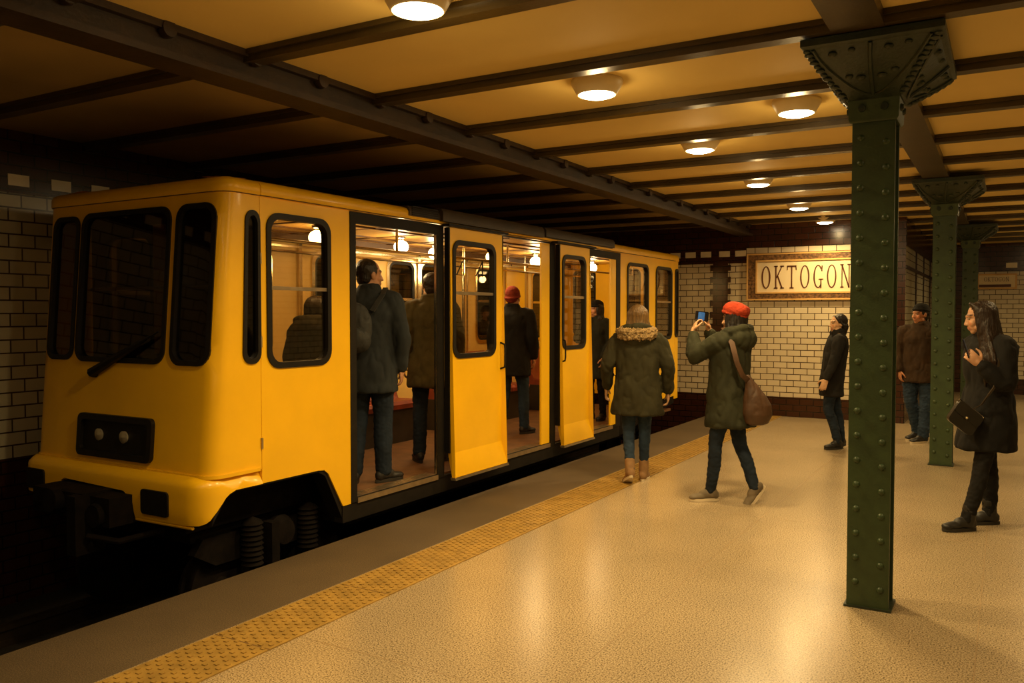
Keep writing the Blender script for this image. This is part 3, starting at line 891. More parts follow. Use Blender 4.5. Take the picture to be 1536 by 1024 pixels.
# far side wall with windows, as one panel
def fside(s, t, n): return V((XF - n, s, t))
fw_ = [(4.05, 4.62), (5.02, 5.62), (6.20, 6.78), (7.36, 7.84), (7.95, 8.6), (9.15, 9.75), (10.62, 11.25)]
mb = MB(); mb.panel(rect(SEAM, 11.60, 0.10, 2.325), [rr(a, b, 1.22, 2.17, 0.10) for a, b in fw_], fside, 0.035); mb.build('far_side_panel', YEL, TR)
def fin(s, t, n): return V((XF + 0.04 + n, s, t))
mb = MB(); mb.panel(rect(SEAM + .06, 11.58, 0.22, 2.32), [rr(a + .005, b - .005, 1.225, 2.165, 0.10) for a, b in fw_], fin, 0.004, 0.0); mb.build('inner_lining', YELIN, TR)
for a, b in fw_:
    mb = MB(); mb.panel(rr(a - .03, b + .03, 1.19, 2.20, 0.125), [rr(a + .012, b - .012, 1.235, 2.155, 0.09)], fin, 0.02, 0.014); fr = mb.build('inner_window_frame', CHROME, TR)
    mb = MB(); mb.panel(rr(a + .012, b - .012, 1.235, 2.155, 0.09), [rr(a + .04, b - .04, 1.262, 2.128, 0.075)], fin, 0.02, 0.008); mb.build('seal', RUB, fr)
    MB().panel(rr(a, b, 1.22, 2.17, 0.1), [], fin, 0.005, -0.012).build('pane', GLASSD, fr)
    MB().panel(rect(a + .03, b - .03, 1.725, 1.755), [], fin, 0.012, 0.006).build('glazing_bar', CHROME, fr)
# vertical mouldings and yellow panels between
mb = MB()
for yq in (4.85, 6.0, 7.9, 8.9, 10.0, 10.45):
    mb.box((XF + .04, yq - .02, 0.25), (XF + .07, yq + .02, 2.3))
mb.build('wall_moulding', CHROME, TR)
mb = MB(); mb.panel(rect(9.86, 10.36, 1.25, 2.2), [], fin, .01, .035); mb.build('notice_panel', YEL, TR)
mb = MB(); mb.box((XF + .045, 4.0, 2.205), (XF + .09, 11.5, 2.225)); mb.build('window_ledge', CHROME, TR)
# inner near-side lining above doors, floor, ceiling
MB().box((XF + .04, 4.66, 0.19), (XN - .04, 11.58, FZ)).build('train_floor', FLOORIN, TR)
MB().box((XF + .04, SEAM + .03, 2.315), (XN - .04, 11.58, 2.335)).build('train_ceiling', CEILIN, TR)
mb = MB()
for x in (-4.5, -4.72, -5.28, -5.55): mb.box((x - .015, SEAM + .05, 2.303), (x + .015, 11.55, 2.316))
mb.box((-5.72, SEAM + .05, 2.24), (-5.70, 11.5, 2.315))
for yq in (4.3, 5.0, 5.7, 6.4, 7.1, 7.8, 8.5, 9.2, 9.9, 10.6): mb.box((-5.70, yq, 2.308), (-4.2, yq + .03, 2.316))
mb.build('ceiling_slats', BROWNIN, TR)
# handrails
mb = MB()
for x in (-4.62, -5.42): mb.tube([(x, 4.0, 2.12), (x, 11.3, 2.12)], 0.013, 8)
for yq in (4.0, 5.9, 7.8, 9.6, 11.3):
    for x in (-4.62, -5.42): mb.tube([(x, yq, 2.12), (x, yq, 2.32)], 0.012, 8)
hr = mb.build('handrail', CHROME, TR)
for (x, yq) in ((-5.2, 7.82), (-4.55, 8.78)):
    MB().tube([(x, yq, FZ), (x, yq, 2.32)], 0.016, 10).build('grab_pole', CHROME, TR)
for yq in (6.95, 7.3, 9.0):
    st = MB(); st.tube([(-4.62, yq, 2.11), (-4.66, yq - .06, 1.96), (-4.66, yq + .06, 1.96)], .008, 6, closed=True); st.build('hanging_strap', BLK, hr)
# seats along the far wall
def bench(y0, y1):
    mb = MB(); mb.box((XF + .08, y0, FZ), (XF + .42, y1, 0.58)); b = mb.build('bench_base', DARKIN, TR)
    n_ = max(1, round((y1 - y0) / .5)); w_ = (y1 - y0) / n_
    for k in range(n_):
        c = MB(); a0 = y0 + w_ * k + .01; a1 = y0 + w_ * (k + 1) - .01
        def ring(y, q): return [V((XF + .08 + q, y, .58)), V((XF + .47 - q, y, .58)), V((XF + .49 - q, y, .63)), V((XF + .47 - q, y, .665 - q)), V((XF + .2, y, .66 - q)), V((XF + .14 + q, y, .75)), V((XF + .11 + q, y, 1.08 - q)), V((XF + .05 + q, y, 1.10 - q))]
        c.loftz([ring(a0, .015), ring(a0 + .02, 0), ring(a1 - .02, 0), ring(a1, .015)]); c.build('seat_cushion', LEATHER, b)
bench(4.9, 7.35); bench(8.0, 9.8); bench(10.4, 11.4)
# cab partition behind the windscreen
def part(s, t, n): return V((s, SEAM + .05 + n, t))
mb = MB(); mb.panel(rect(XF + .045, XN - .045, 0.535, 2.31), [rr(-5.70, -5.22, 1.28, 2.12, 0.09)], part, 0.02); cpn = mb.build('cab_partition', BROWNIN, TR)
MB().box((-5.16, SEAM + .015, 1.30), (-5.04, SEAM + .03, 2.2)).build('partition_post', YELIN, cpn)
MB().panel(rr(-5.70, -5.22, 1.28, 2.12, .09), [], part, 0.006, -.006).build('pane', GLASSD, cpn)
mb = MB(); mb.panel(rr(-5.73, -5.19, 1.25, 2.15, .1), [rr(-5.70, -5.22, 1.28, 2.12, 0.09)], part, 0.03, .01); mb.build('seal', RUB, cpn)
MB().box((XF + .1, 3.56, 0.95), (XN - .1, 3.80, 1.24)).build('control_desk', DARKIN, TR)
# rear cab end, same rounded plan turned round
mr, rtot, rsx, rgs = cabmap_factory(11.605, 1, d0=0.23, r=0.10)
rw = [(0.03, 0.115, 1.27, 2.19, 0.04), (rsx(-4.24), rsx(-4.62), 1.26, 2.22, .07), (rsx(-4.72), rsx(-5.02), 1.26, 2.22, .07), (rsx(-5.45), rsx(-5.78), 1.26, 2.22, .07)]
mb = MB(); mb.panel(rect(0, rtot, 0.36, 2.325), [rr(a, b, c, d, r) for a, b, c, d, r in rw], mr, .035, 0, rgs, gt); mb.build('cab_rear', YEL, TR)
for w4 in rw: cab_windows(mr, [w4], TR, GLASS)
# lamps in the car
def car_lamp(x, y):
    b = MB(); b.lathe([(0, 0), (.045, 0), (.042, -.02), (.02, -.03), (.018, -.045), (0, -.045)], (x, y, 2.316), 'z', 16); f_ = b.build('lamp_fitting', CHROME, TR)
    g_ = MB(); g_.ball((x, y, 2.215), (.070, .070, .062), 18, 12); g = g_.build('lamp_globe', GLOBE, f_); g['label'] = 'glowing round glass globe'
    lamp_light('car_light', (x, y, 2.09), CARW, 0.05, (1.0, 0.66, 0.28), TR, typ='POINT')
CARW = 9.0
for x, y in ((-5.0, 5.31), (-5.0, 6.45), (-5.25, 7.35), (-5.0, 9.12), (-5.0, 10.75), (-5.0, 8.1)): car_lamp(x, y)
# ------------------------------------------------------------------ people
def skin_mat():
    m = bpy.data.materials.new('skin')
    t, N, L = nt(m)
    b = N['Principled BSDF']
    a = N.new('ShaderNodeVertexColor'); a.layer_name = 'tone'
    L.new(a.outputs['Color'], b.inputs['Base Color'])
    b.inputs['Roughness'].default_value = 0.5
    b.inputs['Subsurface Weight'].default_value = 0.0
    return m
SKIN = skin_mat()
def cloth(name, col, var=0.25, rough=0.85, bump=0.25, bscale=22):
    return mat(name, col, rough, var=var, vscale=7, bump=bump, bscale=bscale, spec=0.25)
PARKA = cloth('parka_olive', (0.031, 0.028, 0.012))
PARKA2 = cloth('parka_green', (0.024, 0.025, 0.012))
JEANS = cloth('blue_denim', (0.022, 0.040, 0.070), 0.3)
DJEANS = cloth('dark_denim', (0.012, 0.020, 0.034), 0.3)
NAVY = cloth('navy_coat', (0.022, 0.027, 0.031), 0.2)
OLIVE = cloth('olive_brown_coat', (0.075, 0.058, 0.020), 0.25)
BLACKC = cloth('black_cloth', (0.008, 0.0075, 0.007), 0.3)
BLACKS = cloth('black_sweater', (0.012, 0.011, 0.010), 0.3)
BROWNJ = cloth('brown_jacket', (0.040, 0.022, 0.010), 0.3)
REDW = cloth('red_felt', (0.29, 0.030, 0.009), 0.2, 0.9, 0.5, 60)
DREDW = cloth('dark_red_knit', (0.16, 0.022, 0.010), 0.25, 0.9, 0.5, 60)
TAN = mat('tan_suede', (0.25, 0.135, 0.05), 0.75, var=0.25, vscale=12, bump=0.1, bscale=60)
GREYS = mat('grey_suede', (0.15, 0.115, 0.07), 0.75, var=0.25, vscale=12, bump=0.1, bscale=60)
BLKSHOE = mat('black_shoe', (0.012, 0.011, 0.010), 0.5, var=0.3, vscale=12)
SOLEW = mat('pale_sole', (0.62, 0.52, 0.36), 0.6, var=0.1, vscale=12)
SOLED = mat('dark_sole', (0.02, 0.017, 0.013), 0.7, var=0.2, vscale=12)
FUR = mat('fur_trim', (0.30, 0.20, 0.085), 0.9, var=0.6, vscale=45, bump=1.0, bscale=90)
SOCK = cloth('grey_sock', (0.13, 0.115, 0.09))
BAGL = mat('brown_bag_leather', (0.058, 0.026, 0.010), 0.5, var=0.3, vscale=9, bump=0.2, bscale=25)
BLKBAG = mat('black_bag_leather', (0.012, 0.010, 0.008), 0.32, var=0.3, vscale=9, bump=0.15, bscale=25)
PHONE = mat('phone_black', (0.010, 0.010, 0.011), 0.2, var=0.1)
SCREEN = mat('phone_screen', (0.02, 0.05, 0.10), 0.15, emit=(0.06, 0.20, 0.42), estr=0.5, var=0.8, vscale=30)
EYEM = mat('eye', (0.03, 0.018, 0.010), 0.15, var=0.1)
def hairm(name, col): return mat(name, col, 0.42, var=0.55, vscale=16, bump=0.55, bscale=26, stretch=(6, 6, 0.5), spec=0.4)
H_BLACK = hairm('hair_black', (0.010, 0.007, 0.005))
H_BROWN = hairm('hair_dark_brown', (0.020, 0.010, 0.005))
H_FAIR = hairm('hair_light_brown', (0.135, 0.075, 0.025))

def frame_from(d, up):
    """orthonormal columns (side, d, up)"""
    d = V(d).normalized(); s = d.cross(V(up)); 
    if s.length < 1e-3: s = d.cross(V((1, 0, 0)))
    s.normalize(); u = s.cross(d)
    return Matrix((s, d, u)).transposed()

class Prims(MB):
    """closed, overlapping shapes that are fused into one continuous surface"""
    def ell(s, c, rad, R=None, n=16, m=11):
        t = MB(); t.ball((0, 0, 0), rad, n, m)
        R = R or Matrix.Identity(3); c = V(c)
        return s.add([c + R @ p for p in t.v], t.f)
    def chain(s, pts, radii, n=14, sub=3, flat=None):
        """tapered limb along points (Catmull-Rom smoothed), round ends; flat=(axis, factor) squashes the section"""
        pts = [V(p) for p in pts]
        P = []; Rr = []
        m = len(pts)
        for i in range(m - 1):
            p0 = pts[max(i - 1, 0)]; p1 = pts[i]; p2 = pts[i + 1]; p3 = pts[min(i + 2, m - 1)]
            for k in range(sub):
                t = k / sub
                tt, t3 = t * t, t * t * t
                q = 0.5 * ((2 * p1) + (p2 - p0) * t + (2 * p0 - 5 * p1 + 4 * p2 - p3) * tt + (3 * p1 - p0 - 3 * p2 + p3) * t3)
                P.append(q if m > 2 else p1.lerp(p2, t)); Rr.append(radii[i] + (radii[i + 1] - radii[i]) * t)
        P.append(pts[-1]); Rr.append(radii[-1])
        # hemispherical caps
        d0 = (P[0] - P[1]).normalized(); d1 = (P[-1] - P[-2]).normalized()
        head = [(P[0] + d0 * Rr[0] * math.sin(a), Rr[0] * math.cos(a)) for a in (1.35, 0.9, 0.45)]
        tail = [(P[-1] + d1 * Rr[-1] * math.sin(a), Rr[-1] * math.cos(a)) for a in (0.45, 0.9, 1.35)]
        full = head + list(zip(P, Rr)) + tail
        return s.tube([q for q, _ in full], [r for _, r in full], n)
    def rings(s, rs, n=26, e=2.4):
        """rs: (centre, rx, ry, yaw) superellipse sections stacked into a torso"""
        out = []
        for c, rx, ry, yaw in rs:
            c = V(c); r = []
            for k in range(n):
                a = 2 * PI * k / n; ca, sa = math.cos(a), math.sin(a)
                x = rx * abs(ca) ** (2 / e) * (1 if ca >= 0 else -1); y = ry * abs(sa) ** (2 / e) * (1 if sa >= 0 else -1)
                r.append(c + V((x * math.cos(yaw) - y * math.sin(yaw), x * math.sin(yaw) + y * math.cos(yaw), 0)))
            out.append(r)
        return s.loftz(out)
    def fuse(s, name, m, voxel=0.009, it=5, fold=0.0, fscale=7.0, fstretch=(1, 1, 0.55), parent=None, fine=0.0, seed=0.0, ratio=None):
        me = bpy.data.meshes.new(name); me.from_pydata(s.v, [], s.f)
        bm = bmesh.new(); bm.from_mesh(me)
        bmesh.ops.recalc_face_normals(bm, faces=bm.faces); bm.to_mesh(me); bm.free()
        o = bpy.data.objects.new(name, me); COL.objects.link(o)
        r = o.modifiers.new('r', 'REMESH'); r.mode = 'VOXEL'; r.voxel_size = voxel
        sm = o.modifiers.new('s', 'SMOOTH'); sm.factor = 0.5; sm.iterations = it
        dg = bpy.context.evaluated_depsgraph_get()
        new = bpy.data.meshes.new_from_object(o.evaluated_get(dg))
        if fold or fine:
            nr = [v.normal.copy() for v in new.vertices]
            for v, q in zip(new.vertices, nr):
                p = V((v.co.x * fstretch[0], v.co.y * fstretch[1], v.co.z * fstretch[2])) * fscale + V((seed, seed * 2, 0))
                d = 0.0
                if fold:
                    a = noise.noise(p) + 0.5 * noise.noise(p * 2.3)
                    d += fold * (1.6 * abs(a) ** 0.8 - 0.5)
                if fine: d += fine * noise.noise(v.co * 60)
                v.co += q * d
        o.modifiers.clear(); o.data = new; bpy.data.meshes.remove(me)
        new.name = name
        if ratio:
            dm = o.modifiers.new('d', 'DECIMATE'); dm.ratio = ratio
            dg = bpy.context.evaluated_depsgraph_get()
            nw = bpy.data.meshes.new_from_object(o.evaluated_get(dg)); o.modifiers.clear(); o.data = nw; new = nw
        new.polygons.foreach_set('use_smooth', [True] * len(new.polygons))
        new.materials.clear(); new.materials.append(m)
        if parent is not None: o.parent = parent
        return o

class Person:
    def __init__(s, loc, facing, H, label, **J):
        s.S = S = H / 1.70; s.loc = V(loc); s.a = math.radians(facing)
        s.rv = s.a - math.atan(742 / 1268)
        j = dict(pelvis=(0, 0, .93), waist=(0, 0, 1.08), chest=(0, 0, 1.28), neck=(0, -.01, 1.44), head=(0, .02, 1.575),
                 hipL=(-.085, 0, .90), hipR=(.085, 0, .90), kneeL=(-.095, .02, .50), kneeR=(.095, .02, .50), ankL=(-.10, -.02, .085), ankR=(.10, -.02, .085),
                 toeL=(-.12, 1, 0), toeR=(.12, 1, 0), upL=(0, 0, 1), upR=(0, 0, 1),
                 shL=(-.175, -.01, 1.385), shR=(.175, -.01, 1.385), elL=(-.235, -.04, 1.12), elR=(.235, -.04, 1.12), wrL=(-.245, .03, .885), wrR=(.245, .03, .885),
                 hdL=(0, .15, -1), hdR=(0, .15, -1), pnL=(1, 0, 0), pnR=(-1, 0, 0))
        s.raw = set()
        j.update({k: v for k, v in J.items() if k not in ('look', 'tilt', 'roll', 'skin', 'curl', 'shw', 'lips')})
        s.J = {k: V(v) * (1 if k[:3] in ('toe', 'upL', 'upR', 'hdL', 'hdR', 'pnL', 'pnR') else S) for k, v in j.items()}
        s.look = math.radians(J.get('look', 0)); s.tilt = math.radians(J.get('tilt', 0)); s.roll = math.radians(J.get('roll', 0))
        s.skin = J.get('skin', (0.52, 0.30, 0.165)); s.curl = J.get('curl', 0.35); s.lips = J.get('lips', (0.42, 0.16, 0.09)); s.label = label
        s.Rh = Matrix.Rotation(s.look, 3, 'Z') @ Matrix.Rotation(s.roll, 3, 'Y') @ Matrix.Rotation(s.tilt, 3, 'X')
        s.body()
    def hp(s, v): return s.J['head'] + s.Rh @ (V(v) * s.S)
    def hand(s, P, side):
        S = s.S; w = s.J['wr' + side]; d = s.J['hd' + side].normalized()
        n = s.J['pn' + side]; n = (n - d * n.dot(d)).normalized()          # palm faces n
        a = d.cross(n)                                                   # across the palm
        sg = 1 if side == 'L' else -1
        th = a * sg if False else None
        # thumb side: forward-most for a hanging hand
        t = s.J.get('th' + side)
        a = a if (t is not None and a.dot(t) > 0) or (t is None and a.y > 0) else -a
        R = Matrix((a, d, n)).transposed()
        P.ell(w + d * .048 * S, (.040 * S, .052 * S, .017 * S), R, 12, 9)
        P.chain([w - d * .03 * S, w + d * .03 * S], [.026 * S, .026 * S], 10, 2)
        for i, L in enumerate((.068, .078, .073, .056)):
            k = (1.5 - i)
            b = w + d * .086 * S + a * k * .0205 * S
            dir_ = (d + a * k * 0.06).normalized(); p = [b - d * .02 * S, b]; c = s.curl * (1 + .12 * i); ang = c * .5
            for seg in (.45, .32, .26):
                dd = (dir_ * math.cos(ang) + n * math.sin(ang)).normalized()
                p.append(p[-1] + dd * L * seg * S); ang += c
            P.chain(p, [.0095 * S, .0092 * S, .0088 * S, .008 * S, .0068 * S], 8, 2)
        tb = w + d * .025 * S + a * .026 * S
        P.chain([tb, tb + (d * .5 + a * .75 + n * .25).normalized() * .034 * S, tb + (d * .62 + a * .62 + n * .35).normalized() * .062 * S, tb + (d * .78 + a * .48 + n * .42).normalized() * .085 * S], [.0135 * S, .0115 * S, .0098 * S, .0078 * S], 8, 2)
    def body(s):
        S = s.S; J = s.J; P = Prims()
        # head
        I = s.Rh
        P.ell(s.hp((0, -.014, .030)), (.073 * S, .091 * S, .086 * S), I, 22, 15)
        P.ell(s.hp((0, .026, -.030)), (.057 * S, .062 * S, .082 * S), I, 20, 13)
        P.ell(s.hp((0, .052, -.093)), (.028 * S, .026 * S, .020 * S), I)
        for q in (-1, 1):
            P.ell(s.hp((q * .036, .054, -.030)), (.026 * S, .026 * S, .028 * S), I)        # cheek
            P.ell(s.hp((q * .047, .018, -.068)), (.018 * S, .036 * S, .022 * S), I)        # jaw corner
            P.ell(s.hp((q * .076, -.008, -.006)), (.011 * S, .021 * S, .033 * S), I)       # ear
            P.ell(s.hp((q * .011, .096, -.036)), (.009 * S, .012 * S, .009 * S), I)        # nostril
        P.chain([s.hp((-.044, .066, .026)), s.hp((0, .082, .024)), s.hp((.044, .066, .026))], [.010 * S, .012 * S, .010 * S], 10)
        P.chain([s.hp((0, .080, .018)), s.hp((0, .091, -.010)), s.hp((0, .100, -.033))], [.0085 * S, .009 * S, .0115 * S], 10)
        P.chain([s.hp((-.023, .074, -.064)), s.hp((0, .086, -.061)), s.hp((.023, .074, -.064))], [.006 * S, .0085 * S, .006 * S], 8)
        P.chain([s.hp((-.019, .073, -.072)), s.hp((0, .083, -.074)), s.hp((.019, .073, -.072))], [.006 * S, .0085 * S, .006 * S], 8)
        # neck, trunk
        nk = s.hp((0, -.022, -.05))
        P.chain([J['chest'] + V((0, 0, .06 * S)), J['neck'], nk], [.075 * S, .055 * S, .052 * S])
        P.rings([(J['pelvis'] + V((0, 0, -.06)) * S, .13 * S, .09 * S, 0), (J['pelvis'], .145 * S, .10 * S, 0), (J['waist'], .12 * S, .09 * S, 0), (J['chest'], .145 * S, .10 * S, 0), (J['neck'] + V((0, 0, -.06)) * S, .11 * S, .075 * S, 0), (J['neck'], .06 * S, .05 * S, 0)])
        for q in 'LR':
            hh, kk, aa = J['hip' + q], J['knee' + q], J['ank' + q]
            P.chain([hh, hh.lerp(kk, .5), kk, kk.lerp(aa, .4) + V((0, -.012, 0)) * S, aa], [.062 * S, .052 * S, .040 * S, .036 * S, .029 * S])
            fd = J['toe' + q].normalized()
            P.chain([J['ank' + q], J['ank' + q] + fd * .09 * S - J['up' + q].normalized() * .045 * S], [.030 * S, .020 * S])
            P.chain([J['neck'] + (J['sh' + q] - J['neck']) * .45 + V((0, 0, -.03 * S)), J['sh' + q], J['el' + q], J['wr' + q]], [.05 * S, .05 * S, .038 * S, .026 * S])
            s.hand(P, q)
        o = P.fuse('person', SKIN, 0.0058 * S, 3)
        o.location = s.loc; o.rotation_euler = (0, 0, s.a)
        tag(o, s.label, 'person')
        me = o.data
        at = me.color_attributes.new('tone', 'FLOAT_COLOR', 'POINT')
        Ri = s.Rh.transposed(); sk = V(s.skin)
        cols = []
        for v in me.vertices:
            c = sk * (1.0 + .12 * noise.noise(v.co * 18))
            p = (Ri @ (v.co - J['head'])) / S
            if abs(p.x) < .1 and -.13 < p.z < .13 and p.y > .03:
                ax = abs(p.x)
                if ax < .026 and -.081 < p.z < -.054 and p.y > .062: c = V(s.lips)
                elif .014 < ax < .052 and .026 < p.z + (ax - .03) * .12 < .037: c = sk * .22
                elif .018 < ax < .047 and -.004 < p.z < .014: c = sk * .72  # eye sockets: shade of the hollow painted into the skin tone
                if (ax - .04) ** 2 + (p.z + .03) ** 2 < .018 ** 2: c = V((c.x * 1.05, c.y * .86, c.z * .8))
            cols += [c.x, c.y, c.z, 1.0]
        at.data.foreach_set('color', cols)
        s.o = o
    def eyes(s):
        W = mat('eye_white_%d' % len(MATS), (0.30, 0.23, 0.16), 0.25, var=0.05)
        for q in (-1, 1):
            b = MB(); b.ball(s.hp((q * .031, .0735, .006)), .0088 * s.S, 12, 8); e = b.build('eye', W, s.o, local=True)
            i = MB(); i.ball(s.hp((q * .031, .0785, .005)), .0056 * s.S, 10, 6); i.build('iris', EYEM, e, local=True)
    def V2(s, r, f, z):
        """point given along the picture's right / away directions -> local"""
        c, n = math.cos(-s.rv), math.sin(-s.rv)
        return V((r * c - f * n, r * n + f * c, z))
    # ---- clothes
    def top(s, name, m, hem, rx, ry, bulk=1.0, collar=.07, hood=None, fold=.010, waist=1.0, sleeve=1.0, hemd=(0, 0), belly=0.0, voxel=.0095, hunch=0.0, cuff=.92, seed=0.0):
        S = s.S; J = s.J; P = Prims()
        pel, wa, ch, nk = J['pelvis'], J['waist'], J['chest'], J['neck']
        hm = V((pel.x + hemd[0], pel.y + hemd[1], hem * S))
        sw = (J['shR'] - J['shL']); yaw = math.atan2(sw.y, sw.x)
        R = []
        R.append((hm + V((0, 0, -.005)), rx * S * .97, ry * S * .97, yaw * .4))
        R.append((hm + V((0, 0, .015)), rx * S, ry * S, yaw * .4))
        mid = hm.lerp(pel, .6); R.append((mid, (rx * .55 + .175 * bulk * .45) * S, (ry * .55 + .130 * bulk * .45) * S, yaw * .5))
        R.append((wa, .160 * S * bulk * waist, (.122 * bulk * waist + belly) * S, yaw * .7))
        R.append((ch, .180 * S * bulk, (.128 * bulk + belly * .4) * S, yaw))
        R.append((ch.lerp(nk, .55) + V((0, -hunch, 0)), .172 * S * bulk, (.112 * bulk + hunch * .6) * S, yaw))
        R.append((nk + V((0, -hunch * .6, -.012 * S)), .105 * S * bulk, .082 * S * bulk, yaw))
        R.append((nk + V((0, .0, collar * .6 * S)), .072 * S, .070 * S, yaw))
        P.rings(R)
        for q in 'LR':
            sh, el, wr = J['sh' + q], J['el' + q], J['wr' + q]
            wr2 = el + (wr - el) * cuff
            inn = nk.lerp(sh, .5) + V((0, 0, -.05 * S))
            P.chain([inn, sh + V((0, 0, -.012 * S)), sh.lerp(el, .5), el, el.lerp(wr2, .5), wr2], [.075 * S * sleeve, .080 * S * sleeve, .070 * S * sleeve, .062 * S * sleeve, .057 * S * sleeve, .047 * S * sleeve])
        # collar roll
        P.tube([nk + V((.074 * S * math.cos(t), .072 * S * math.sin(t) + .004, .035 * S + .018 * S * -math.sin(t))) for t in [2 * PI * k / 16 for k in range(16)]], .020 * S, 8, closed=True)
        if hood:
            hb = nk + V((0, -.085, .0)) * S
            P.ell(hb + V((0, -.012, -.035)) * S, (.135 * S * hood, .075 * S * hood, .085 * S * hood))
            P.tube([nk + V((.118 * hood * math.cos(t), .095 * math.sin(t) - .03, .018 + .030 * -math.sin(t))) * S for t in [2 * PI * k / 18 for k in range(18)]], .034 * S * hood, 9, closed=True)
        return P.fuse(name, m, voxel, 5, fold, 8.5, (1, 1, .6), s.o, seed=seed)
    def trousers(s, m, rh=.088, rk=.062, ra=.046, name='trousers', end=1.0, fold=.006, hips=1.0):
        S = s.S; J = s.J; P = Prims()
        P.ell(J['pelvis'] + V((0, -.008, -.01)) * S, (.160 * S * hips, .118 * S * hips, .125 * S))
        for q in 'LR':
            h, k, a = J['hip' + q], J['knee' + q], J['ank' + q]
            e = k + (a - k) * end
            P.chain([h, h.lerp(k, .5), k, k.lerp(e, .4) + V((0, -.012, 0)) * S, e], [rh * S, (rh * .55 + rk * .5) * S, rk * S, (rk * .62 + ra * .38) * S * 1.03, ra * S])
        return P.fuse(name, m, .0085, 4, fold, 14, (1, 1, 1.3), s.o)
    def shoes(s, m, sole, boot=0.0, name='shoe', length=1.0, sock=None):
        S = s.S; J = s.J
        for q in 'LR':
            R = frame_from(J['toe' + q], J['up' + q]); a = J['ank' + q]
            o0 = a - R @ V((0, 0, .085 * S))
            def F(x, y, z): return o0 + R @ (V((x, y * length, z)) * S)
            P = Prims()
            P.ell(F(0, -.035, .052), (.037 * S, .042 * S, .045 * S), R)
            P.ell(F(0, .03, .058), (.040 * S, .075 * S, .045 * S), R)
            P.ell(F(0, .045, .062), (.036 * S, .055 * S, .036 * S), R)
            P.ell(F(0, .10, .038), (.044 * S, .075 * S, .030 * S), R)
            P.ell(F(0, .145, .034), (.042 * S, .050 * S, .025 * S), R)
            if boot: P.chain([F(0, -.012, .06), a + (J['knee' + q] - a).normalized() * boot * S], [.046 * S, .050 * S], 14, 2)
            else: P.chain([F(0, -.012, .06), F(0, -.014, .085)], [.045 * S, .043 * S], 12, 2)
            sh = P.fuse(name, m, .0075, 3, 0.002, 20, (1, 1, 1), s.o)
            pts = []
            for k in range(24):
                t = 2 * PI * k / 24; y = .055 + .138 * math.sin(t); x = (.037 + .010 * math.sin(t)) * math.cos(t) * (1 if abs(math.sin(t)) < .96 else .9)
                pts.append(F(x * 1.08, y, 0.0))
            mb = MB(); mb.prism(pts, R @ V((0, 0, .024 * S))); mb.build('sole', sole, sh, local=True)
            if sock:
                k = MB(); a2 = a + (J['knee' + q] - a).normalized() * .085 * S
                c = Prims(); c.chain([F(0, -.012, .10), a2], [.044 * S, .045 * S], 14, 2); c.fuse('sock', sock, .008, 3, .003, 30, (1, 1, 3), s.o)
    # ---- hair
    def hair(s, m, style='short', length=.3, parts=18, front=True, vol=1.0, seed=1, sp=1.0, fw=0.0):
        S = s.S; P = Prims(); I = s.Rh; rnd = random.Random(seed)
        P.ell(s.hp((0, -.028, .036)), (.081 * S * vol, .094 * S * vol, .088 * S * vol), I, 22, 15)
        P.ell(s.hp((0, -.052, -.022)), (.070 * S, .054 * S, .070 * S), I)
        if style == 'short':
            for q in (-1, 1): P.ell(s.hp((q * .068, -.010, .018)), (.014 * S, .036 * S, .036 * S), I)
            return P.fuse('hair', m, .0065, 3, .003, 30, (1, 1, 1), s.o, .0015)
        if style == 'bun' or style == 'tied':
            for q in (-1, 1): P.chain([s.hp((q * .02, .040, .088)), s.hp((q * .066, .018, .050)), s.hp((q * .074, -.02, -.01)), s.hp((q * .04, -.085, -.03))], [.016 * S, .018 * S, .017 * S, .018 * S])
            P.chain([s.hp((0, -.085, .0)), s.hp((0, -.105, -.04)), s.hp((0, -.09, -.13))], [.03 * S, .03 * S, .02 * S])
            return P.fuse('hair', m, .0068, 3, .003, 30, (1, 1, .4), s.o, .001)
        if style == 'long':
            for i in range(parts):
                t = -1 + 2 * i / (parts - 1)                 # -1 .. 1 round the back of the head
                az = t * math.radians(118)
                x, y = math.sin(az), -math.cos(az)
                r = rnd.uniform(.9, 1.05)
                L = length * rnd.uniform(.85, 1.08)
                p = [s.hp((x * .030, .045 if abs(t) > .8 else -.01, .112)), s.hp((x * .078, y * .078 - .02, .060)), s.hp((x * .086, y * .085 - .018, -.02)),
                     s.hp((x * .092 * r * (1 + (sp - 1) * .4), (y * .075 * r - .022) * (1 + (sp - 1) * .5) + fw * .4, -.02 - L * .40)), s.hp((x * .105 * r * sp, (y * .082 * r - .026) * sp + fw, -.02 - L * .75)), s.hp((x * .095 * r * sp, (y * .085 * r - .022) * sp + fw, -.02 - L))]
                P.chain(p, [.014 * S, .018 * S, .021 * S, .023 * S, .022 * S, .008 * S], 8, 3)
            return P.fuse('hair', m, .0066, 2, .004, 34, (1.6, 1.6, .16), s.o, .0012)
    def item(s, mb_or_obj, name, m, label, cat):
        """a top-level thing held or carried, built in this person's local frame"""
        if isinstance(mb_or_obj, Prims): o = mb_or_obj
        o = mb_or_obj.build(name, m, None, local=True) if isinstance(mb_or_obj, MB) else mb_or_obj
        return s.place(o, label, cat)
    def place(s, o, label, cat):
        o.location = s.loc; o.rotation_euler = (0, 0, s.a)
        return tag(o, label, cat)
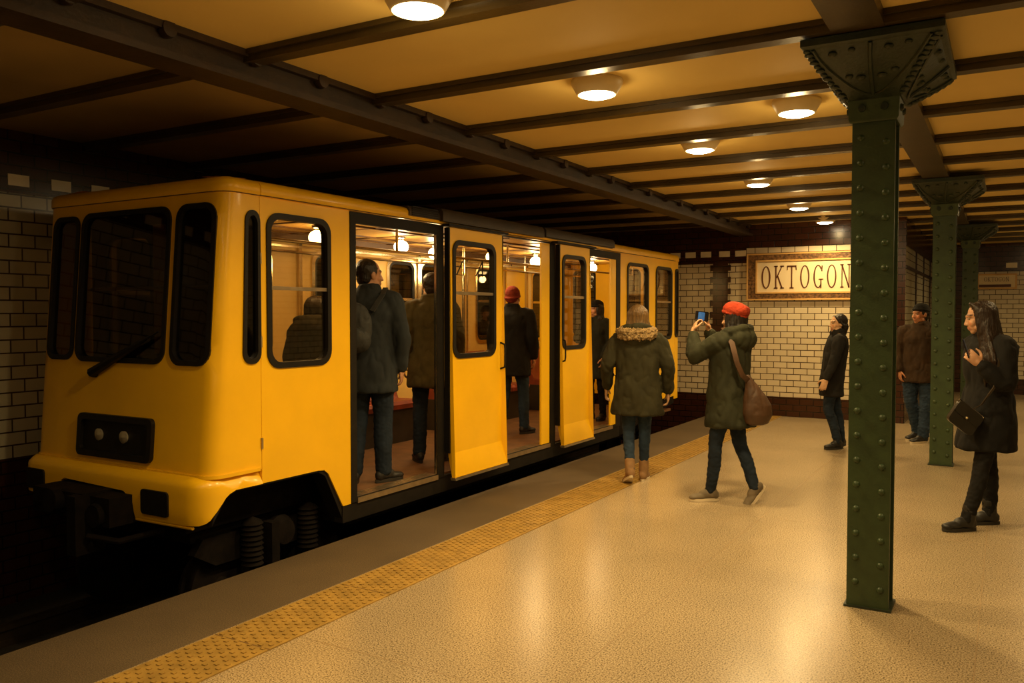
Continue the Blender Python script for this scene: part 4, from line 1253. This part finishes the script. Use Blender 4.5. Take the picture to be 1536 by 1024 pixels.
    def phone(s, c, up, nrm, label, h=.145, w=.072, screen=SCREEN, inset=.004):
        R = Matrix((V(up).cross(V(nrm)).normalized(), V(up).normalized(), V(nrm).normalized())).transposed(); c = V(c)
        def pm(a, b, n): return c + R @ V((a, b, n))
        mb = MB(); mb.panel(rr(-w / 2, w / 2, -h / 2, h / 2, .010), [], pm, .009, .0045)
        o = mb.build('phone', PHONE, None, local=True); s.place(o, label, 'phone')
        MB().panel(rr(-w / 2 + inset, w / 2 - inset * 1.6, -h / 2 + .008, h / 2 - .008, .006), [], pm, .0012, .0054).build('screen', screen, o, local=True)
        return o

def strap(mb, pts, w, t, side):
    """flat band along points; side = direction across the band"""
    pts = [V(p) for p in pts]
    rings = []
    for i, p in enumerate(pts):
        d = (pts[min(i + 1, len(pts) - 1)] - pts[max(i - 1, 0)]).normalized()
        a = V(side[i] if isinstance(side, list) else side); a = (a - d * a.dot(d)).normalized(); b = d.cross(a)
        rings.append([p + a * w / 2 + b * t / 2, p - a * w / 2 + b * t / 2, p - a * w / 2 - b * t / 2, p + a * w / 2 - b * t / 2])
    return mb.loftz(rings)

# 1. woman walking away in an olive parka
p = Person((-2.97, 7.40, 0), 17, 1.66, 'person walking away in a fur-hooded olive parka and blue jeans, beside the train',
           ankL=(-.055, -.13, .125), kneeL=(-.085, .03, .48), toeL=(-.30, .80, -.42), upL=(0, .42, .85), ankR=(.055, .09, .085), kneeR=(.065, .07, .50), toeR=(.1, 1, 0),
           hipL=(-.08, 0, .90), hipR=(.075, 0, .90), elL=(-.285, -.03, 1.13), elR=(.285, -.02, 1.13), wrL=(-.30, .09, .90), wrR=(.285, .06, .87), shL=(-.18, 0, 1.37), shR=(.18, 0, 1.37), hdL=(-.2, .3, -1), curl=.5)
p.top('parka', PARKA, .655, .255, .175, 1.20, hood=1.15, waist=1.05, sleeve=1.12, fold=.012)
p.trousers(JEANS, .084, .058, .045, 'jeans', .72)
p.shoes(TAN, SOLEW, .10, 'ankle_boot', sock=SOCK)
p.hair(H_FAIR, 'long', .20, 22, seed=3, vol=1.06, sp=1.35)
P = Prims(); S = p.S; nk = p.J['neck']
for k in range(26):
    t = PI * (1.0 + 1.0 * k / 25) if False else PI * (-.12) - PI * .76 * k / 25
    q = nk + V((.165 * math.cos(t), .125 * math.sin(t) - .03, .020 + .02 * math.sin(t))) * S
    P.ell(q, (.042 * S, .040 * S, .040 * S), None, 10, 7); P.ell(q + V((0, -.012, -.04)) * S, (.034 * S, .030 * S, .036 * S), None, 10, 7)
P.fuse('fur_trim', FUR, .007, 1, .014, 40, (1, 1, 1), p.o, .012)

# 2. photographer in a red hat
p = Person((-2.00, 7.02, 0), 74, 1.66, 'person in red wool hat and dark green parka raising a phone with both hands',
           look=4, tilt=-2, curl=.9)
v = p.V2
def setJ(p, **k):
    for a, b in k.items(): p.J[a] = V(b)
bpy.data.objects.remove(p.o)
setJ(p, pelvis=v(.01, 0, .90), waist=v(.0, .0, 1.05), chest=v(.01, .0, 1.25), neck=v(.03, .0, 1.405), head=v(.035, .01, 1.535),
     hipL=v(-.05, -.07, .88), hipR=v(.06, .05, .88), kneeL=v(-.12, -.04, .50), ankL=v(-.145, .02, .085), kneeR=v(.10, .03, .49), ankR=v(.20, -.06, .135),
     toeL=v(-1, -.12, 0), upL=(0, 0, 1), toeR=v(-.62, -.25, -.62), upR=v(-.55, -.2, .75),
     shL=v(-.11, -.12, 1.36), shR=v(.12, .12, 1.36), elL=v(-.30, -.02, 1.22), wrL=v(-.275, .13, 1.42), elR=v(.0, .32, 1.22), wrR=v(-.115, .25, 1.44),
     hdL=v(.32, .25, 1), hdR=v(-.28, -.1, 1), pnL=v(1, 0, -.3), pnR=v(-1, 0, -.2), thL=v(0, -1, 0), thR=v(0, -1, 0))
p.body()
p.top('parka', PARKA2, .655, .235, .20, 1.18, hood=1.25, waist=1.06, sleeve=1.12, fold=.012, cuff=.86, seed=4)
p.trousers(DJEANS, .086, .060, .046, 'jeans', 1.0)
p.shoes(GREYS, SOLEW, 0, 'sneaker')
p.hair(H_BLACK, 'long', .11, 14, seed=5)
P = Prims()
P.ell(p.hp((0, -.022, .075)), (.102 * p.S, .112 * p.S, .072 * p.S), p.Rh @ Matrix.Rotation(.25, 3, 'X'))
P.ell(p.hp((0, -.050, .060)), (.100 * p.S, .098 * p.S, .068 * p.S), p.Rh)
P.tube([p.hp((.088 * math.cos(t), .100 * math.sin(t) - .014, .042 + .030 * math.sin(t))) for t in [2 * PI * k / 22 for k in range(22)]], .013, 8, closed=True)
P.fuse('wool_hat', REDW, .007, 3, .004, 16, (1, 1, 1), p.o, .001)
ph = v(-.195, .17, 1.555)
p.phone(ph, v(.10, .0, 1), v(.42, -.9, .05), 'black phone with lit blue screen held up toward the train', .085, .135, inset=.026)
# slouchy shoulder bag with long strap
P = Prims()
bc = v(.175, -.17, .85)
Rb = Matrix.Rotation(-p.rv, 3, 'Z')
P.rings([(bc + v(ox, 0, oz), a_, b_, -p.rv) for oz, a_, b_, ox in ((-.185, .055, .04, .01), (-.17, .095, .06, .01), (-.10, .128, .078, .012), (-.02, .120, .075, .01), (.06, .092, .060, -.008), (.13, .058, .042, -.03), (.19, .032, .026, -.055), (.23, .018, .016, -.07))], 22, 2.0)
bag = P.fuse('shoulder_bag', BAGL, .008, 4, .005, 9, (1, 1, .5))
p.place(bag, 'brown slouchy shoulder bag hanging behind the person in the red hat', 'bag')
mb = MB(); sd = v(1, .3, .35)
strap(mb, [v(-.02, .10, 1.42), v(-.05, .0, 1.462), v(-.050, -.10, 1.432), v(-.030, -.205, 1.33), v(.0, -.240, 1.18), v(.045, -.235, 1.08), v(.085, -.215, 1.05), v(.105, -.19, 1.03)], .045, .008, sd)
mb.build('strap', BAGL, bag, local=True)

# 3. girl in black behind the near column
p = Person((-1.76, 10.40, 0), 122, 1.60, 'person in black top and dark jeans walking left, half hidden by the front column', look=0, skin=(.60, .36, .20))
v = p.V2; bpy.data.objects.remove(p.o)
setJ(p, pelvis=v(.0, 0, .86), waist=v(.03, .0, 1.0), chest=v(.06, .0, 1.19), neck=v(.07, .0, 1.34), head=v(.065, -.01, 1.462),
     hipL=v(.0, -.07, .85), hipR=v(.02, .07, .85), kneeL=v(-.05, -.05, .47), ankL=v(.06, -.06, .085), kneeR=v(.08, .05, .46), ankR=v(.13, .02, .10),
     toeL=v(-1, -.3, 0), toeR=v(-.9, -.5, -.12), upR=v(-.1, 0, 1),
     shL=v(.035, -.15, 1.29), shR=v(.08, .15, 1.29), elL=v(-.045, -.20, 1.04), wrL=v(-.135, -.20, .83), elR=v(.16, .2, 1.06), wrR=v(.15, .2, .84),
     hdL=v(-.35, 0, -1), hdR=v(0, 0, -1), pnL=v(.3, 1, 0), pnR=v(0, -1, 0), thL=v(-1, 0, 0), thR=v(-1, 0, 0))
p.body(); p.eyes()
p.top('black_top', BLACKS, .66, .165, .14, 1.06, collar=.13, sleeve=.95, fold=.008, seed=2)
p.trousers(DJEANS, .085, .062, .05, 'jeans')
p.shoes(BLKSHOE, SOLED, .03)
p.hair(H_BLACK, 'tied', seed=6)

# 4. man in a cap and brown jacket
p = Person((-.93, 11.50, 0), 146, 1.71, 'person in dark knit cap, brown jacket and jeans, between the two green columns', look=-8, skin=(.46, .20, .10), curl=.5)
v = p.V2; bpy.data.objects.remove(p.o)
setJ(p, pelvis=v(.02, 0, .92), waist=v(.02, .0, 1.07), chest=v(.02, .0, 1.27), neck=v(.02, .0, 1.43), head=v(.0, -.02, 1.57),
     hipL=v(.09, -.04, .90), hipR=v(-.07, .05, .90), kneeL=v(.06, -.09, .50), ankL=v(.02, -.10, .085), kneeR=v(-.05, .08, .50), ankR=v(.08, .16, .10),
     toeL=v(-1, -.35, .0), toeR=v(-1, -.35, -.1),
     shL=v(.17, -.09, 1.37), shR=v(-.14, .08, 1.37), elL=v(.19, -.13, 1.10), wrL=v(.165, -.2, .865), elR=v(-.20, .12, 1.10), wrR=v(-.2, .05, .88),
     hdL=v(-.1, -.3, -1), hdR=v(0, 0, -1), pnL=v(-1, 0, 0), pnR=v(1, 0, 0), thL=v(0, -1, 0), thR=v(0, -1, 0))
p.body(); p.eyes()
p.top('jacket', BROWNJ, .735, .215, .165, 1.14, collar=.10, sleeve=1.1, fold=.010, belly=.015, seed=7)
p.trousers(JEANS, .100, .078, .065, 'jeans', .98, .010)
p.shoes(BLKSHOE, SOLEW)
p.hair(H_BLACK, 'short')
P = Prims()
P.ell(p.hp((0, -.022, .062)), (.088 * p.S, .104 * p.S, .078 * p.S), p.Rh); P.ell(p.hp((0, -.06, .01)), (.075 * p.S, .06 * p.S, .07 * p.S), p.Rh)
P.tube([p.hp((.084 * math.cos(t), .100 * math.sin(t) - .020, .050 + .012 * math.sin(t))) for t in [2 * PI * k / 22 for k in range(22)]], .011, 8, closed=True)
P.fuse('knit_cap', BLACKC, .007, 3, .002, 20, (1, 1, 1), p.o, .001)

# 5. woman in a black coat with long hair, reading her phone
p = Person((-.20, 7.06, 0), 101, 1.69, 'person with long dark hair and black coat looking at a phone, far right', look=-4, tilt=-9, skin=(.50, .27, .15), curl=.85)
v = p.V2; bpy.data.objects.remove(p.o)
setJ(p, pelvis=v(.115, 0, .92), waist=v(.11, .0, 1.06), chest=v(.10, .0, 1.25), neck=v(.085, .0, 1.42), head=v(.035, .0, 1.548),
     hipL=v(.12, -.08, .90), hipR=v(.12, .08, .90), kneeL=v(.02, -.09, .49), ankL=v(-.085, -.09, .085), kneeR=v(.165, .09, .49), ankR=v(.185, .10, .085),
     toeL=v(-1, -.15, .03), toeR=v(-1, .05, 0),
     shL=v(.125, -.16, 1.35), shR=v(.09, .16, 1.35), elL=v(.10, -.22, 1.08), wrL=v(-.065, -.20, 1.215), elR=v(.15, .22, 1.10), wrR=v(.06, .20, .89),
     hdL=v(-.72, .1, .70), hdR=v(-.2, 0, -1), pnL=v(.1, 1, .1), pnR=v(0, -1, 0), thL=v(.7, -.1, .7), thR=v(-1, 0, 0))
p.body(); p.eyes()
p.top('coat', BLACKC, .59, .205, .20, 1.12, collar=.09, sleeve=1.15, fold=.009, hunch=.035, cuff=.88, hemd=(0, .02), seed=9)
p.trousers(BLACKC, .086, .060, .046, 'leggings')
p.shoes(BLKSHOE, SOLED, .09, 'ankle_boot')
hr_ = p.hair(H_BROWN, 'long', .44, 26, seed=8, vol=1.03, sp=1.75, fw=.02)
p.phone(v(-.155, -.165, 1.335), v(-.30, .05, .95), v(.80, -.45, .30), 'black phone held in front of the long-haired person in black', .145, .07, mat('phone_screen_dim', (.03, .035, .04), .12, emit=(.5, .55, .6), estr=.05, var=.2))
# crossbody bag
P = MB(); bc = v(-.15, -.16, .83)
def bmap(a, b, n): return bc + v(a * .94 - n * .25, -.25 * a * 0 - n * .97, b) + v(0, -.05 * 0, 0)
tl = -.62
def bm2(a, b, n):
    ca, sa = math.cos(tl), math.sin(tl)
    return bmap(a * ca - b * sa, a * sa + b * ca, n)
P.panel(rr(-.11, .11, -.085, .085, .03), [], bm2, .075, .03)
bag = P.build('crossbody_bag', BLKBAG, None, local=True); p.place(bag, 'small black crossbody bag at the hip of the long-haired person', 'bag')
mb = MB(); mb.panel(rr(-.112, .112, .0, .088, .03), [], bm2, .012, .036); mb.build('flap', BLKBAG, bag, local=True)
mb = MB(); mb.tube([bm2(-.115, .086, .0), bm2(.115, .086, .0)], .006, 6); mb.dome(bm2(0, .01, .037), .010, .006, v(-.25, -.97, 0), 10, 3); mb.build('clasp', CHROME, bag, local=True)
mb = MB(); strap(mb, [v(.10, .10, 1.44), v(.095, -.03, 1.475), v(.075, -.14, 1.40), v(.05, -.235, 1.24), v(.01, -.245, 1.06), v(-.05, -.19, .93), v(-.075, -.10, .88)], .022, .006, v(1, .2, .5)); mb.build('strap', mat('strap_leather', (.035, .024, .014), .4, var=.2), bag, local=True)

# 6. man in the first doorway with a backpack
FZ_ = FZ + 0.002
p = Person((-4.42, 5.29, FZ_), 27, 1.80, 'person in dark coat with backpack standing in the first open doorway, back turned', look=-52, skin=(.50, .25, .13), curl=.7,
           ankL=(-.11, -.06, .085), ankR=(.10, .0, .085), toeL=(-.3, 1, 0), toeR=(.62, .8, 0), elR=(.25, -.03, 1.10), wrR=(.235, .02, .86))
p.top('coat', NAVY, .69, .215, .165, 1.16, collar=.11, sleeve=1.10, fold=.010, seed=11, cuff=.93)
p.trousers(DJEANS, .098, .074, .062, 'trousers', .98, .005)
p.shoes(BLKSHOE, SOLED, .05, 'boot')
p.hair(H_BLACK, 'short')
P = Prims(); S = p.S
P.ell(V((-.05, -.235, 1.18)) * S, (.125 * S, .070 * S, .185 * S)); P.ell(V((-.05, -.25, 1.09)) * S, (.120 * S, .075 * S, .10 * S))
bag = P.fuse('backpack', mat('backpack_cloth', (.020, .022, .022), .7, var=.25, vscale=8, bump=.3, bscale=40), .009, 3, .006, 10)
p.place(bag, 'dark backpack on the person in the first doorway', 'backpack')
P = Prims(); P.ell(V((-.05, -.30, 1.10)) * S, (.085 * S, .035 * S, .085 * S)); P.fuse('front_pocket', MATS['backpack_cloth'], .009, 3, .004, 12, parent=bag)
for q in (-1, 1):
    mb = MB(); strap(mb, [V((-.03 + q * .09, -.19, 1.30)) * S, V((q * .125, -.115, 1.425)) * S, V((q * .12, .0, 1.475)) * S, V((q * .13, .115, 1.40)) * S, V((q * .15, .15, 1.22)) * S], .04, .010, (1, 0, 0)); mb.build('strap', MATS['backpack_cloth'], bag, local=True)

# 7. person in an olive coat behind the door post
p = Person((-4.60, 6.38, FZ_), 42, 1.74, 'person in olive brown coat inside the train, partly behind the door post', look=5, ankL=(-.12, -.10, .085), kneeL=(-.10, .02, .5), ankR=(.12, -.06, .085), toeR=(.45, .8, 0), kneeR=(.11, .0, .5))
p.top('coat', OLIVE, .67, .225, .18, 1.12, collar=.10, sleeve=1.06, fold=.011, seed=13)
p.trousers(DJEANS, .092, .068, .056)
p.shoes(BLKSHOE, SOLED, .04)
p.hair(H_BROWN, 'short')

# 8. man in a dark red beanie in the second doorway
p = Person((-4.80, 8.22, FZ_), 20, 1.66, 'person in dark red beanie and black coat in the second doorway, back turned', look=-15, skin=(.42, .19, .10), ankL=(-.12, -.08, .085), ankR=(.13, .03, .085), toeR=(.5, .85, 0), kneeR=(.12, .03, .5), curl=.6)
p.top('coat', BLACKC, .58 + .10, .215, .17, 1.16, collar=.09, sleeve=1.12, fold=.008, seed=15)
p.trousers(JEANS, .092, .066, .056, 'jeans')
p.shoes(BLKSHOE, SOLED, .03)
P = Prims()
P.ell(p.hp((0, -.016, .045)), (.086 * p.S, .102 * p.S, .090 * p.S), p.Rh); P.ell(p.hp((0, -.050, -.01)), (.075 * p.S, .062 * p.S, .062 * p.S), p.Rh)
P.tube([p.hp((.082 * math.cos(t), .098 * math.sin(t) - .018, .005 + .020 * math.sin(t))) for t in [2 * PI * k / 22 for k in range(22)]], .013, 8, closed=True)
P.fuse('beanie', DREDW, .007, 3, .003, 25, (1, 1, .4), p.o, .001)

# 9. passenger seen through the cab-end side window
p = Person((-5.15, 5.43, FZ_), 25, 1.50, 'person with dark hair and hooded jacket seen from behind through the front side window', look=-5)
p.top('hooded_jacket', cloth('dark_olive_jacket', (.035, .026, .010)), .62, .22, .17, 1.22, hood=1.35, sleeve=1.1, fold=.010, seed=17)
p.trousers(DJEANS)
p.shoes(BLKSHOE, SOLED)
p.hair(H_BROWN, 'long', .10, 12, seed=12, vol=1.12)

# 10. passenger in the third doorway with a hand at the face
p = Person((-4.52, 9.86, FZ_), 172, 1.52, 'person in dark hat and coat inside the third doorway, one hand raised to the face', look=-20, skin=(.55, .28, .15), curl=.5,
           elR=(.22, .16, 1.15), wrR=(.10, .17, 1.36), hdR=(-.25, -.1, 1), pnR=(-.3, -1, 0), thR=(-1, 0, 0), elL=(-.24, .0, 1.1), wrL=(-.20, .14, .90))
p.top('coat', cloth('dark_green_coat', (.020, .022, .015)), .60, .21, .17, 1.12, collar=.12, sleeve=1.06, fold=.009, seed=19)
p.trousers(BLACKC)
p.shoes(BLKSHOE, SOLED)
p.hair(H_BLACK, 'long', .16, 14, seed=14)
P = Prims(); P.ell(p.hp((0, -.02, .07)), (.090 * p.S, .105 * p.S, .070 * p.S), p.Rh)
P.tube([p.hp((.084 * math.cos(t), .100 * math.sin(t) - .014, .048)) for t in [2 * PI * k / 22 for k in range(22)]], .012, 8, closed=True)
P.fuse('dark_hat', BLACKC, .007, 3, .002, 20, (1, 1, 1), p.o)
# ------------------------------------------------------------------ camera, world, view
cam = bpy.data.cameras.new('camera')
cam.sensor_width = 36.0
cam.lens = 36.0 * 1268 / 1536
cam.clip_start = 0.05
co = bpy.data.objects.new('camera', cam); COL.objects.link(co)
co.location = (0, 0, 1.58)
co.rotation_euler = (PI / 2 - math.atan(42 / 1268), 0, math.atan(742 / 1268))
scene.camera = co
w = bpy.data.worlds.new('world'); scene.world = w
w.use_nodes = True
bg = w.node_tree.nodes['Background']
bg.inputs[0].default_value = (1.0, 0.7, 0.4, 1); bg.inputs[1].default_value = 0.002
scene.view_settings.view_transform = 'Standard'
scene.view_settings.look = 'None'
scene.view_settings.exposure = 0.0
